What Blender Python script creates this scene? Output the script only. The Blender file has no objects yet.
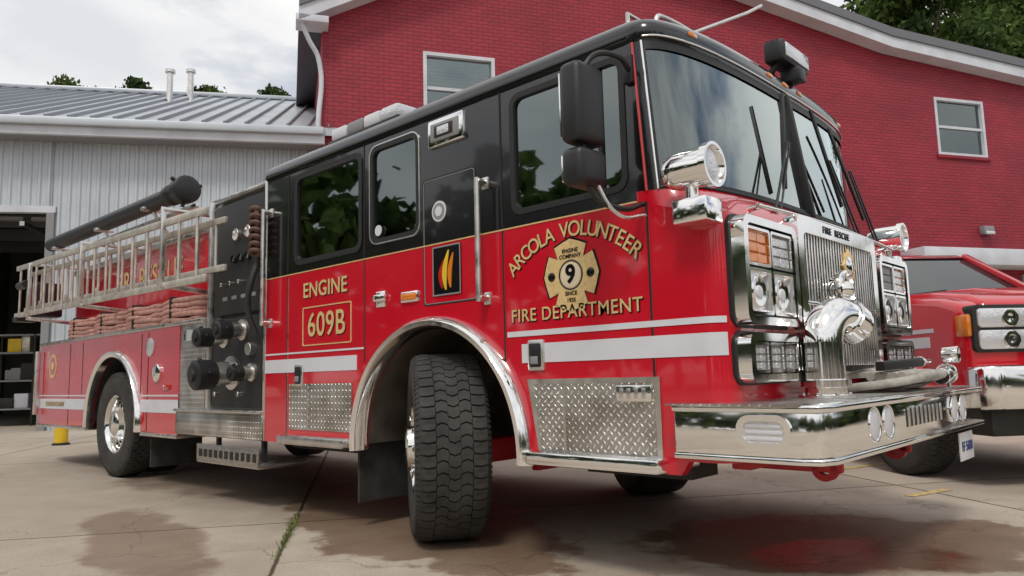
import bpy, bmesh, math, random
import numpy as np
from mathutils import Vector, Matrix
random.seed(4); rng=np.random.RandomState(7)
S=bpy.context.scene
# ------------------------------------------------------------------ materials
def nodes(m): m.use_nodes=True; return m.node_tree.nodes, m.node_tree.links
def mat(name,col,rough=0.5,metal=0.0,coat=0.0,spec=0.5,var=0.0,vscale=6.0,bump=0.0,bscale=60.0,rvar=0.0,ior=1.5):
    m=bpy.data.materials.new(name); N,L=nodes(m); b=N['Principled BSDF']
    b.inputs['Base Color'].default_value=(*col,1); b.inputs['Roughness'].default_value=rough
    b.inputs['Metallic'].default_value=metal; b.inputs['Coat Weight'].default_value=coat; b.inputs['Coat Roughness'].default_value=0.04
    b.inputs['IOR'].default_value=ior
    tc=N.new('ShaderNodeTexCoord')
    if var>0 or rvar>0:
        n=N.new('ShaderNodeTexNoise'); n.inputs['Scale'].default_value=vscale; n.inputs['Detail'].default_value=6
        L.new(tc.outputs['Object'],n.inputs['Vector'])
        if var>0:
            r=N.new('ShaderNodeValToRGB'); r.color_ramp.elements[0].position=0.3; r.color_ramp.elements[1].position=0.7
            r.color_ramp.elements[0].color=(*[c*(1-var) for c in col],1); r.color_ramp.elements[1].color=(*[min(1,c*(1+var)) for c in col],1)
            L.new(n.outputs['Fac'],r.inputs['Fac']); L.new(r.outputs[0],b.inputs['Base Color'])
        if rvar>0:
            mr=N.new('ShaderNodeMapRange'); mr.inputs['From Min'].default_value=0.3; mr.inputs['From Max'].default_value=0.7
            mr.inputs['To Min'].default_value=max(0,rough-rvar); mr.inputs['To Max'].default_value=rough+rvar
            L.new(n.outputs['Fac'],mr.inputs['Value']); L.new(mr.outputs[0],b.inputs['Roughness'])
    if bump>0:
        n2=N.new('ShaderNodeTexNoise'); n2.inputs['Scale'].default_value=bscale; n2.inputs['Detail'].default_value=4
        L.new(tc.outputs['Object'],n2.inputs['Vector'])
        bp=N.new('ShaderNodeBump'); bp.inputs['Strength'].default_value=bump; bp.inputs['Distance'].default_value=0.01
        L.new(n2.outputs['Fac'],bp.inputs['Height']); L.new(bp.outputs[0],b.inputs['Normal'])
    return m
def math_(N,L,op,a,b=None,c=None):
    n=N.new('ShaderNodeMath'); n.operation=op
    for i,v in enumerate((a,b,c)):
        if v is None: continue
        if isinstance(v,(int,float)): n.inputs[i].default_value=v
        else: L.new(v,n.inputs[i])
    return n.outputs[0]
RED=mat('red_paint',(0.58,0.004,0.020),0.24,0,1.0,rvar=0.06,vscale=3,bump=0.02,bscale=4)
REDB=mat('red_frame_paint',(0.42,0.010,0.016),0.45)
BLK=mat('black_paint',(0.004,0.004,0.005),0.22,0,0.7,bump=0.02,bscale=4)
CHR=mat('chrome',(0.90,0.89,0.87),0.10,1.0,rvar=0.05,vscale=9,bump=0.04,bscale=5)
ALU=mat('brushed_aluminium',(0.70,0.68,0.65),0.33,1.0,var=0.12,vscale=12,rvar=0.1)
LADM=mat('worn_aluminium',(0.58,0.54,0.48),0.45,0.6,var=0.25,vscale=8)
RUB=mat('tyre_rubber',(0.042,0.040,0.037),0.8,var=0.4,vscale=7,bump=0.25,bscale=120)
PLA=mat('black_plastic',(0.012,0.012,0.013),0.42,bump=0.1,bscale=200)
GAS=mat('rubber_gasket',(0.012,0.012,0.012),0.5)
DRK=mat('dark_void',(0.01,0.01,0.01),0.8)
CHS=mat('chassis_black',(0.022,0.020,0.018),0.65,var=0.4)
WHT=mat('white_reflective_tape',(0.66,0.67,0.71),0.35,0,0.3,var=0.05)
GOLD=mat('gold_leaf',(0.80,0.58,0.27),0.36,0.25,var=0.15,vscale=40)
AMB=mat('amber_lens',(0.75,0.22,0.02),0.15,0,1)
REDL=mat('red_lens',(0.5,0.02,0.02),0.15,0,1)
CLR=mat('clear_lens',(0.68,0.69,0.72),0.14,0.35,1,bump=0.6,bscale=70)
GREY=mat('grey_trim',(0.25,0.25,0.26),0.5)
HOSE=mat('hose_jacket',(0.60,0.34,0.29),0.85,var=0.25,vscale=18,bump=0.3,bscale=90)
HOSG=mat('hose_canvas_grey',(0.40,0.37,0.33),0.85,var=0.25,vscale=18,bump=0.3,bscale=90)
INT=mat('cab_interior',(0.06,0.06,0.065),0.7,var=0.2)
SEAT=mat('seat_vinyl',(0.05,0.05,0.055),0.5)
YEL=mat('yellow_paint',(0.75,0.50,0.02),0.5,var=0.1)
def diamond():
    m=bpy.data.materials.new('diamond_plate'); N,L=nodes(m); b=N['Principled BSDF']
    b.inputs['Base Color'].default_value=(0.60,0.58,0.55,1); b.inputs['Metallic'].default_value=1; b.inputs['Roughness'].default_value=0.27
    tc=N.new('ShaderNodeTexCoord'); sp=N.new('ShaderNodeSeparateXYZ'); L.new(tc.outputs['Object'],sp.inputs[0])
    X,Y,Z=sp.outputs; k=24.0
    zy=math_(N,L,'ADD',Z,Y)
    u=math_(N,L,'MULTIPLY',math_(N,L,'ADD',X,zy),k); v=math_(N,L,'MULTIPLY',math_(N,L,'SUBTRACT',X,zy),k)
    fu=math_(N,L,'SUBTRACT',math_(N,L,'FRACT',u),0.5); fv=math_(N,L,'SUBTRACT',math_(N,L,'FRACT',v),0.5)
    par=math_(N,L,'ABSOLUTE',math_(N,L,'MODULO',math_(N,L,'ADD',math_(N,L,'FLOOR',u),math_(N,L,'FLOOR',v)),2.0))
    d=math_(N,L,'SUBTRACT',fv,fu)
    a=math_(N,L,'ADD',fu,math_(N,L,'MULTIPLY',d,par)); c=math_(N,L,'SUBTRACT',fv,math_(N,L,'MULTIPLY',d,par))
    e=math_(N,L,'ADD',math_(N,L,'POWER',math_(N,L,'DIVIDE',a,0.46),2.0),math_(N,L,'POWER',math_(N,L,'DIVIDE',c,0.16),2.0))
    h=math_(N,L,'MAXIMUM',math_(N,L,'SUBTRACT',1.0,e),0.0)
    bp=N.new('ShaderNodeBump'); bp.inputs['Strength'].default_value=1.0; bp.inputs['Distance'].default_value=0.004
    L.new(h,bp.inputs['Height']); L.new(bp.outputs[0],b.inputs['Normal'])
    n=N.new('ShaderNodeTexNoise'); n.inputs['Scale'].default_value=5; L.new(tc.outputs['Object'],n.inputs['Vector'])
    r=N.new('ShaderNodeValToRGB'); r.color_ramp.elements[0].color=(0.42,0.39,0.35,1); r.color_ramp.elements[1].color=(0.75,0.74,0.72,1)
    r.color_ramp.elements[0].position=.35; r.color_ramp.elements[1].position=.65
    L.new(n.outputs['Fac'],r.inputs[0]); L.new(r.outputs[0],b.inputs['Base Color'])
    return m
DIA=diamond()
def glassmat(name,tint,f=1.0):
    m=bpy.data.materials.new(name); N,L=nodes(m); N.clear()
    o=N.new('ShaderNodeOutputMaterial'); t=N.new('ShaderNodeBsdfTransparent'); t.inputs[0].default_value=(*tint,1)
    g=N.new('ShaderNodeBsdfGlossy'); g.inputs['Roughness'].default_value=0.02; g.inputs['Color'].default_value=(0.85,0.95,0.95,1)
    fr=N.new('ShaderNodeFresnel'); fr.inputs['IOR'].default_value=1.75
    mx=N.new('ShaderNodeMixShader'); mm=math_(N,L,'MINIMUM',math_(N,L,'MULTIPLY',fr.outputs[0],f),1.0)
    L.new(mm,mx.inputs[0]); L.new(t.outputs[0],mx.inputs[1]); L.new(g.outputs[0],mx.inputs[2]); L.new(mx.outputs[0],o.inputs[0])
    return m
GLS=glassmat('windshield_glass',(0.30,0.42,0.40),2.6)
GLT=glassmat('tinted_glass',(0.08,0.10,0.10),1.9)
# ------------------------------------------------------------------ mesh helpers
def empty(name,loc=(0,0,0),rz=0):
    e=bpy.data.objects.new(name,None); e.location=loc; e.rotation_euler=(0,0,rz); S.collection.objects.link(e); return e
def link(name,bm,m,par,smooth=False,M=None):
    me=bpy.data.meshes.new(name); bmesh.ops.recalc_face_normals(bm,faces=bm.faces)
    bm.to_mesh(me); bm.free()
    ms=m if isinstance(m,(list,tuple)) else [m]
    for q in ms: me.materials.append(q)
    if smooth:
        me.polygons.foreach_set('use_smooth',[True]*len(me.polygons))
        try: me.set_sharp_from_angle(angle=math.radians(40))
        except Exception: pass
    o=bpy.data.objects.new(name,me); S.collection.objects.link(o)
    if par: o.parent=par
    if M is not None: o.matrix_local=M
    return o
def box(name,x0,x1,y0,y1,z0,z1,m,par,bev=0.0,M=None,seg=2):
    bm=bmesh.new(); v=[bm.verts.new((x,y,z)) for x in (x0,x1) for y in (y0,y1) for z in (z0,z1)]
    for f in ((0,1,3,2),(4,6,7,5),(0,4,5,1),(2,3,7,6),(0,2,6,4),(1,5,7,3)): bm.faces.new([v[i] for i in f])
    if bev>0: bmesh.ops.bevel(bm,geom=bm.edges[:],offset=bev,segments=seg,affect='EDGES',profile=0.5)
    return link(name,bm,m,par,bev>0,M)
def prism(name,pts,ax,a0,a1,m,par,bev=0.0,M=None,smooth=False,seg=2):
    f={'y':lambda p,a:(p[0],a,p[1]),'x':lambda p,a:(a,p[0],p[1]),'z':lambda p,a:(p[0],p[1],a)}[ax]
    bm=bmesh.new(); A=[bm.verts.new(f(p,a0)) for p in pts]; B=[bm.verts.new(f(p,a1)) for p in pts]; n=len(pts)
    bm.faces.new(A); bm.faces.new(B[::-1])
    for i in range(n): bm.faces.new((A[i],A[(i+1)%n],B[(i+1)%n],B[i]))
    bmesh.ops.recalc_face_normals(bm,faces=bm.faces)
    if bev>0: bmesh.ops.bevel(bm,geom=[e for e in bm.edges if len(e.link_faces)==2 and e.calc_face_angle(0)>0.5],offset=bev,segments=seg,affect='EDGES',profile=0.5)
    return link(name,bm,m,par,bev>0 or smooth,M)
def rrect(x0,x1,z0,z1,r,n=5):
    P=[]
    for cx,cz,a in ((x1-r,z1-r,0),(x0+r,z1-r,90),(x0+r,z0+r,180),(x1-r,z0+r,270)):
        for i in range(n+1):
            t=math.radians(a+90*i/n); P.append((cx+r*math.cos(t),cz+r*math.sin(t)))
    return P
def rring(name,o,i,ax,a0,a1,m,par,M=None):
    f={'y':lambda p,a:(p[0],a,p[1]),'x':lambda p,a:(a,p[0],p[1]),'z':lambda p,a:(p[0],p[1],a)}[ax]
    bm=bmesh.new(); n=len(o)
    R=[[bm.verts.new(f(p,a)) for p in q] for q,a in ((o,a0),(o,a1),(i,a1),(i,a0))]
    for k in range(4):
        for j in range(n): bm.faces.new((R[k][j],R[k][(j+1)%n],R[(k+1)%4][(j+1)%n],R[(k+1)%4][j]))
    return link(name,bm,m,par,True,M)
def basis(a):
    a=Vector(a).normalized(); t=Vector((0,0,1)) if abs(a.z)<0.9 else Vector((1,0,0))
    e1=t.cross(a).normalized(); e2=a.cross(e1); return a,e1,e2
def lathe(name,prof,org,axis,m,par,seg=40,a0=0.0,a1=2*math.pi,M=None,e=None):
    a,e1,e2=basis(axis)
    if e: e1,e2=Vector(e[0]),Vector(e[1])
    full=abs(a1-a0-2*math.pi)<1e-6; n=seg if full else seg+1
    bm=bmesh.new(); org=Vector(org); rows=[]
    for r,h in prof:
        if r<1e-6: v=bm.verts.new(org+a*h); rows.append([v]*n); continue
        rows.append([bm.verts.new(org+a*h+e1*r*math.cos(a0+(a1-a0)*k/seg)+e2*r*math.sin(a0+(a1-a0)*k/seg)) for k in range(n)])
    for i in range(len(rows)-1):
        for k in range(n if full else n-1):
            q=[rows[i][k],rows[i][(k+1)%n],rows[i+1][(k+1)%n],rows[i+1][k]]
            u=[]; [u.append(x) for x in q if x not in u]
            if len(u)>2:
                try: bm.faces.new(u)
                except ValueError: pass
    return link(name,bm,m,par,True,M)
def cyl(name,p0,p1,r,m,par,r2=None,seg=24,M=None):
    p0=Vector(p0);p1=Vector(p1); L_=(p1-p0).length; r2=r if r2 is None else r2
    c=min(0.004,r*0.2,r2*0.2 if r2>0 else 1)
    return lathe(name,[(0,0),(r-c,0),(r,c),(r2,L_-c),(r2-c,L_),(0,L_)],p0,p1-p0,m,par,seg,M=M)
def beam(name,p0,p1,w,h,m,par,M=None):
    p0=Vector(p0);p1=Vector(p1);a,e1,e2=basis(p1-p0); bm=bmesh.new()
    A=[bm.verts.new(p+e1*x*w/2+e2*y*h/2) for p in (p0,p1) for x,y in ((-1,-1),(1,-1),(1,1),(-1,1))]
    bm.faces.new(A[:4]);bm.faces.new(A[4:][::-1])
    for i in range(4): bm.faces.new((A[i],A[(i+1)%4],A[4+(i+1)%4],A[4+i]))
    bmesh.ops.bevel(bm,geom=bm.edges[:],offset=min(w,h)*0.12,segments=2,affect='EDGES',profile=0.5)
    return link(name,bm,m,par,True,M)
def tube(name,pts,r,m,par,M=None,res=3,smooth=True,cyclic=False):
    cu=bpy.data.curves.new(name,'CURVE'); cu.dimensions='3D'; cu.bevel_depth=r; cu.bevel_resolution=res; cu.use_fill_caps=True
    sp=cu.splines.new('BEZIER' if smooth else 'POLY')
    if smooth:
        sp.bezier_points.add(len(pts)-1)
        for b,p in zip(sp.bezier_points,pts): b.co=p; b.handle_left_type=b.handle_right_type='AUTO'
    else:
        sp.points.add(len(pts)-1)
        for b,p in zip(sp.points,pts): b.co=(*p,1)
    sp.use_cyclic_u=cyclic
    cu.materials.append(m); o=bpy.data.objects.new(name,cu)
    S.collection.objects.link(o); bpy.context.view_layer.update()
    me=bpy.data.meshes.new_from_object(o.evaluated_get(bpy.context.evaluated_depsgraph_get()))
    bpy.data.objects.remove(o); o=bpy.data.objects.new(name,me); S.collection.objects.link(o)
    me.polygons.foreach_set('use_smooth',[True]*len(me.polygons))
    if par:o.parent=par
    if M is not None:o.matrix_local=M
    return o
def text(name,body,size,m,par,M,bold=0.0,ext=0.001,spc=1.0,sx=1.0,align='CENTER'):
    cu=bpy.data.curves.new(name,'FONT'); cu.body=body; cu.size=size; cu.extrude=ext; cu.offset=bold; cu.align_x=align; cu.align_y='CENTER'; cu.space_character=spc
    cu.materials.append(m); o=bpy.data.objects.new(name,cu); S.collection.objects.link(o); bpy.context.view_layer.update()
    me=bpy.data.meshes.new_from_object(o.evaluated_get(bpy.context.evaluated_depsgraph_get()))
    bpy.data.objects.remove(o); o=bpy.data.objects.new(name,me); S.collection.objects.link(o); o.parent=par
    o.matrix_local=M@Matrix.Diagonal((sx,1,1,1)); return o
def sideM(x,z,y=-1.227,rot=0): return Matrix.Translation((x,y,z))@Matrix.Rotation(math.radians(90),4,'X')@Matrix.Rotation(rot,4,'Z')
def gridwall(name,xs,zs,holes,f,thick,m,par):
    X=sorted(set(xs)|{h[0] for h in holes}|{h[1] for h in holes}); Z=sorted(set(zs)|{h[2] for h in holes}|{h[3] for h in holes})
    bm=bmesh.new(); V={}
    def v(i,j,d):
        k=(i,j,d)
        if k not in V: V[k]=bm.verts.new(f(X[i],Z[j],d*thick))
        return V[k]
    def solid(i,j):
        if i<0 or j<0 or i>=len(X)-1 or j>=len(Z)-1: return False
        cx=(X[i]+X[i+1])/2; cz=(Z[j]+Z[j+1])/2
        return not any(h[0]<cx<h[1] and h[2]<cz<h[3] for h in holes)
    for i in range(len(X)-1):
        for j in range(len(Z)-1):
            if not solid(i,j): continue
            bm.faces.new((v(i,j,0),v(i+1,j,0),v(i+1,j+1,0),v(i,j+1,0))); bm.faces.new((v(i,j,1),v(i,j+1,1),v(i+1,j+1,1),v(i+1,j,1)))
            if not solid(i-1,j): bm.faces.new((v(i,j,0),v(i,j+1,0),v(i,j+1,1),v(i,j,1)))
            if not solid(i+1,j): bm.faces.new((v(i+1,j,0),v(i+1,j,1),v(i+1,j+1,1),v(i+1,j+1,0)))
            if not solid(i,j-1): bm.faces.new((v(i,j,0),v(i,j,1),v(i+1,j,1),v(i+1,j,0)))
            if not solid(i,j+1): bm.faces.new((v(i,j+1,0),v(i+1,j+1,0),v(i+1,j+1,1),v(i,j+1,1)))
    return link(name,bm,m,par)
# ================================================================== FIRE ENGINE
T=empty('fire_engine')
ARX,ARZ,ARR=-0.05,0.53,0.70
def archpts(cx,cz,r,za,n=28):
    a=math.asin((za-cz)/r); return [(cx+r*math.cos(t),cz+r*math.sin(t)) for t in np.linspace(math.pi-a,a,n)]
LIN=mat('wheel_liner',(0.16,0.135,0.11),0.5,0.4,var=0.3)
for s,nm in ((-1,'right'),(1,'left')):
    y0,y1=s*1.22,s*1.17
    prism('cab_side_lower_'+nm,[(-2.0,0.5)]+archpts(ARX,ARZ,ARR,0.5)+[(1.56,0.5),(1.60,0.56),(1.70,0.56),(1.70,1.62),(1.40,1.72),(-2.0,1.72)],'y',y0,y1,RED,T)
    WN=[(-1.56,-0.76,1.80,2.43),(-0.63,-0.165,1.82,2.43),(0.63,1.34,1.80,2.43)]
    gridwall('cab_side_upper_'+nm,[-2.0,1.40],[1.72,2.52],WN,lambda x,z,d,s=s:(x,s*(1.22-d),z),0.05,BLK,T)
    for k,(a,b,c,d) in enumerate(WN):
        rring(f'window_gasket_{nm}_{k}',rrect(a-.018,b+.018,c-.018,d+.018,.07),rrect(a+.014,b-.014,c+.014,d-.014,.05),'y',s*1.226,s*1.195,GAS,T)
        if k<2: rring(f'window_trim_{nm}_{k}',rrect(a-.024,b+.024,c-.024,d+.024,.076),rrect(a-.016,b+.016,c-.016,d+.016,.07),'y',s*1.2275,s*1.21,ALU if k==1 else PLA,T)
        prism(f'side_glass_{nm}_{k}',rrect(a+.005,b-.005,c+.005,d-.005,.05),'y',s*1.208,s*1.203,GLT if k<2 else GLS,T)
    box('vent_window_post_'+nm,1.195,1.215,min(s*1.224,s*1.2),max(s*1.224,s*1.2),1.80,2.43,GAS,T)
    box('gold_pinstripe_'+nm,-2.0,1.40,min(s*1.2235,s*1.21),max(s*1.2235,s*1.21),1.716,1.723,GOLD,T)
    for k,x in enumerate((-1.67,-0.715,0.54,1.45)):
        zb=0.5 if x<-1 or x>1 else (1.05 if x<-.5 else 1.02)
        box(f'door_seam_{nm}_{k}',x-.006,x+.006,min(s*1.2222,s*1.21),max(s*1.2222,s*1.21),zb,1.71 if x>1.4 else 2.50,DRK,T)
        box(f'door_edge_{nm}_{k}',x+.006,x+.011,min(s*1.2228,s*1.21),max(s*1.2228,s*1.21),zb,1.70,REDB if k!=0 else ALU,T)
    box(f'cab_rear_edge_trim_{nm}',-2.02,-1.985,min(s*1.226,s*1.1),max(s*1.226,s*1.1),0.5,2.5,ALU,T,0.004)
    ya,yb=(-1.2238,-1.21) if s<0 else (1.21,1.2238)
    box('white_stripe_a_'+nm,-2.0,-0.80,ya,yb,1.003,1.10,WHT,T); box('white_stripe_b_'+nm,0.66,1.70,ya,yb,1.003,1.10,WHT,T)
    box('thin_stripe_'+nm,0.56,1.70,ya,yb,1.14,1.168,WHT,T); box('thin_stripe_c_'+nm,-2.0,-0.72,ya,yb,1.135,1.147,WHT,T)
    for z0,z1,q in ((1.003,1.10,'a'),(1.14,1.168,'b')):
        bm=bmesh.new(); R=.1038; V=[[bm.verts.new((1.70+R*math.sin(t),s*(1.12+R*math.cos(t)),z)) for z in (z0,z1)] for t in np.linspace(0,1.0,8)]
        for i in range(7): bm.faces.new((V[i][0],V[i+1][0],V[i+1][1],V[i][1]))
        link(f'corner_stripe_{nm}_{q}',bm,WHT,T,True)
    lathe('wheel_arch_trim_'+nm,[(.695,-.04),(.70,.05),(.712,.066),(.738,.068),(.760,.045),(.768,0.0),(.765,-.02)],(ARX,s*1.22,ARZ),(0,s,0),CHR,T,48,math.radians(-3),math.radians(183),e=((1,0,0),(0,0,1)))
    lathe('wheel_well_liner_'+nm,[(.705,-.04),(.705,-.75),(0.02,-.75)],(ARX,s*1.22,ARZ),(0,s,0),LIN,T,36,0,math.pi,e=((1,0,0),(0,0,1)))
    prism('front_step_plate_'+nm,[(.73,.90),(1.46,.90),(1.46,.57),(.78,.57)],'y',s*1.226,s*1.2,DIA,T)
    rring('front_step_frame_'+nm,[(.70,.92),(1.48,.92),(1.48,.565),(.765,.565)],[(.735,.895),(1.455,.895),(1.455,.575),(.785,.575)],'y',s*1.232,s*1.21,ALU,T)
    box('step_divider_'+nm,.93,.945,min(s*1.235,s*1.2),max(s*1.235,s*1.2),.57,.9,ALU,T)
    box('step_lamp_plate_'+nm,1.25,1.44,min(s*1.24,s*1.2),max(s*1.24,s*1.2),.81,.885,CHR,T,.006)
    for q in range(4): box(f'step_lamp_rib_{nm}_{q}',1.27+.04*q,1.29+.04*q,min(s*1.243,s*1.2),max(s*1.243,s*1.2),.825,.87,ALU,T,.002)
    prism('crew_step_plate_'+nm,[(-1.63,.92),(-.85,.92),(-.86,.60),(-1.63,.60)],'y',s*1.226,s*1.2,DIA,T)
    box('crew_step_divider_'+nm,-1.38,-1.365,min(s*1.235,s*1.2),max(s*1.235,s*1.2),.6,.92,ALU,T)
    box('front_step_'+nm,.74,1.50,min(s*1.31,s*.95),max(s*1.31,s*.95),.505,.568,CHR,T,.012)
    box('crew_step_'+nm,-1.66,-.84,min(s*1.31,s*.95),max(s*1.31,s*.95),.50,.562,ALU,T,.012)
box('cab_rear_wall',-2.0,-1.95,-1.17,1.17,0.5,2.5,BLK,T)
box('cab_floor',-1.95,1.6,-1.16,1.16,1.30,1.36,INT,T)
box('engine_tunnel',-1.6,1.5,-.38,.38,1.36,1.72,INT,T,.05)
box('dashboard',1.25,1.66,-1.1,1.1,1.45,1.74,INT,T,.04)
box('dash_binnacle',1.2,1.5,.25,1.0,1.72,1.82,INT,T,.04)
tube('steering_wheel',[(1.10+.06*math.sin(a),.62+.22*math.cos(a),1.80+.2*math.sin(a)) for a in np.linspace(0,2*math.pi,13)[:-1]],.016,PLA,T,cyclic=True)
for k,(x,y) in enumerate(((.55,-.72),(.55,.72),(-1.1,-.75),(-1.1,.75),(-1.1,-.1))):
    box(f'seat_base_{k}',x-.25,x+.25,y-.25,y+.25,1.36,1.62,SEAT,T,.05); box(f'seat_back_{k}',x-.32,x-.18,y-.25,y+.25,1.58,2.2,SEAT,T,.05)
    box(f'headrest_{k}',x-.30,x-.20,y-.14,y+.14,2.2,2.36,SEAT,T,.03)
box('cab_ceiling',-1.95,1.36,-1.16,1.16,2.46,2.49,GREY,T)
box('sun_visor_a',1.30,1.42,-.95,-.25,2.33,2.44,GREY,T,.02); box('sun_visor_b',1.30,1.42,.25,.95,2.33,2.44,GREY,T,.02)
PH=np.radians(np.linspace(-90,90,61))
def crv(x0,ax,ex,ey,z,W=1.22):
    return [(x0+ax*abs(math.cos(p))**ex, W*math.copysign(abs(math.sin(p))**ey,p), z) for p in PH]
def loft(name,rows,m,par,cols=None,mi=None):
    bm=bmesh.new(); V=[[bm.verts.new(p) for p in r] for r in rows]
    for i in range(len(rows)-1):
        for j in range(len(rows[0])-1):
            if cols and not cols(j,i): continue
            f=bm.faces.new((V[i][j],V[i][j+1],V[i+1][j+1],V[i+1][j]))
            if mi: f.material_index=mi(j,i)
    bmesh.ops.delete(bm,geom=[v for v in bm.verts if not v.link_faces],context='VERTS')
    return link(name,bm,m,par,True)
def Lc(z,ax=.10):
    P=[]; R=.10
    for t in np.linspace(-90,0,11): P.append((1.70+R*math.cos(math.radians(t)),-1.12+R*math.sin(math.radians(t)),z))
    for y in np.linspace(-1.12,1.12,41)[1:-1]: P.append((1.80,y,z))
    for t in np.linspace(0,90,11): P.append((1.70+R*math.cos(math.radians(t)),1.12+R*math.sin(math.radians(t)),z))
    return P
BB=crv(1.40,.32,.6,.7,1.76); TT=crv(1.37,.25,.6,.7,2.48)
low=Lc(1.62)
loft('cab_front_lower',[Lc(.56),Lc(1.0),Lc(1.62)],RED,T)
def resamp(P,n=61):
    P=np.array(P); d=np.r_[0,np.cumsum(np.linalg.norm(np.diff(P,axis=0),axis=1))]; t=np.linspace(0,d[-1],n)
    return [tuple(np.interp(q,d,P[:,k]) for k in range(3)) for q in t]
low2=resamp([(1.40,-1.22,1.62)]+low+[(1.40,1.22,1.62)],81); mid=resamp(BB,81)
mm=[tuple(np.array(a)*.55+np.array(b)*.45+np.array((.03*min(1,abs(1.22-abs(a[1]))*4),0,0.0))) for a,b in zip(low2,mid)]
loft('cab_cowl',[low2,mm,[(x,y,1.765) for x,y,z in mid]],RED,T)
def mix(a,b,t): return [tuple(np.array(p)*(1-t)+np.array(q)*t) for p,q in zip(a,b)]
vs=[0,.05,.3,.5,.7,.94,1]; rows=[mix(BB,TT,v) for v in vs]
def isglass(j,i): return 4<=j<=55 and 1<=i<=4
loft('windshield_frame',rows,[GAS,BLK],T,cols=lambda j,i:not isglass(j,i),mi=lambda j,i:0 if 3<=j<=56 else 1)
loft('windshield_glass',[[(x-.008,y*.998,z) for x,y,z in r] for r in rows[1:6]],GLS,T,cols=lambda j,i:4<=j<=55)
for s in (-1,1):
    j=3 if s<0 else 57
    tube(f'windshield_side_trim_{s}',[tuple(np.array(r[j])+np.array((.004,.003*s,0))) for r in rows],.006,CHR,T)
    j=1 if s<0 else 59
    tube(f'pillar_gold_trim_{s}',[tuple(np.array(r[j])+np.array((.0,.003*s,0))) for r in rows],.007,REDL,T)
tube('windshield_lower_trim',[(x+.004,y,1.768) for x,y,z in BB[3:58:3]],.007,GAS,T)
beam('windshield_divider',(1.722,0,1.76),(1.622,0,2.48),.03,.05,GAS,T)
def plan(front,ins,z,xr=-2.0):
    c=[(x-ins*1.2,y*(1.22-ins)/1.22,z) for x,y,_ in front]
    return [(xr+ins,-(1.22-ins),z)]+c+[(xr+ins,(1.22-ins),z)]
rf=[plan(TT,0,2.48),plan(TT,-0.008,2.52),plan(TT,-0.008,2.555),plan(TT,.012,2.592),plan(TT,.05,2.62),plan(TT,.16,2.65),plan(TT,.6,2.675)]
bm=bmesh.new(); V=[[bm.verts.new(p) for p in r] for r in rf]; n=len(V[0])
for i in range(len(V)-1):
    for j in range(n): bm.faces.new((V[i][j],V[i][(j+1)%n],V[i+1][(j+1)%n],V[i+1][j]))
bm.faces.new(V[-1]); link('cab_roof',bm,BLK,T,True)
for s in (-1,1):
    tube(f'roof_drip_rail_{s}',[(-2.0,s*1.230,2.515),(0,s*1.230,2.515),(1.38,s*1.230,2.515)],.006,GAS,T,smooth=False)
tube('header_trim',[(x+.010,y*1.004,2.50) for x,y,z in TT[3:58:3]],.005,CHR,T)
for k,y in enumerate((-.95,-.2,0,.2,.95)):
    xx=1.572 if abs(y)>.9 else 1.618
    box(f'marker_light_{k}',xx-.03,xx+.018,y-.035,y+.035,2.535,2.558,AMB,T,.006)
box('roof_light_bar_base',-1.24,-.44,-1.16,-.80,2.60,2.645,PLA,T,.01)
for k in range(4):
    box(f'roof_light_bar_lens_{k}',-1.22+.195*k,-1.22+.195*k+.185,-1.15,-.81,2.645,2.735,[WHT,GREY,WHT,CLR][k],T,.02)
box('scene_light_housing',1.52,1.64,-.02,.36,2.70,2.83,PLA,T,.02); box('scene_light_lens',1.64,1.65,.01,.33,2.725,2.805,CLR,T,.003)
for q in range(3): box(f'scene_light_fin_{q}',1.535+.03*q,1.545+.03*q,0,.34,2.83,2.84,PLA,T,.002)
for y in (.04,.30): beam(f'scene_light_leg_{y}',(1.52,y,2.62),(1.57,y,2.72),.03,.03,PLA,T)
box('scene_camera',1.56,1.68,.10,.20,2.60,2.68,PLA,T,.01)
tube('roof_horn_rail',[(1.42,-1.0,2.60),(1.42,-1.0,2.68),(1.42,-.95,2.70),(1.42,-.35,2.70),(1.42,-.30,2.68),(1.42,-.30,2.60)],.012,ALU,T)
tube('roof_horn_rail_back',[(1.25,-1.0,2.62),(1.25,-1.0,2.76),(1.25,-.3,2.76),(1.25,-.3,2.62)],.012,ALU,T,smooth=False)
tube('roof_antenna',[(1.40,-.75,2.66),(1.42,-.6,2.74),(1.48,-.1,3.0),(1.5,.05,3.09)],.010,ALU,T,smooth=False)
# ---- side details
box('side_light_housing',-.045,.27,-1.245,-1.2,2.295,2.465,CHR,T,.015); box('side_light_lens',-.01,.235,-1.252,-1.24,2.325,2.435,GREY,T,.006); box('side_light_core',.03,.19,-1.257,-1.25,2.345,2.415,CHS,T,.004); box('side_light_core_b',.06,.16,-1.262,-1.255,2.355,2.405,CLR,T,.004)
for nm,x,z0,z1 in (('front',.42,1.34,2.02),('rear',-1.92,1.36,2.25)):
    tube('grab_rail_'+nm,[(x,-1.29,z0),(x,-1.29,z1)],.017,ALU,T,smooth=False)
    for z in (z0+.02,z1-.02):
        cyl(f'grab_rail_mount_{nm}_{z:.2f}',(x,-1.2,z),(x,-1.295,z),.020,ALU,T); box(f'grab_rail_foot_{nm}_{z:.2f}',x-.026,x+.026,-1.232,-1.2,z-.035,z+.035,ALU,T,.008)
rring('compartment_seam',rrect(-.12,.34,1.36,2.12,.02),rrect(-.113,.333,1.367,2.113,.018),'y',-1.2225,-1.215,DRK,T)
rring('compartment_edge',rrect(-.112,.332,1.368,2.112,.02),rrect(-.108,.328,1.372,2.108,.018),'y',-1.223,-1.215,GREY,T)
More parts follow.
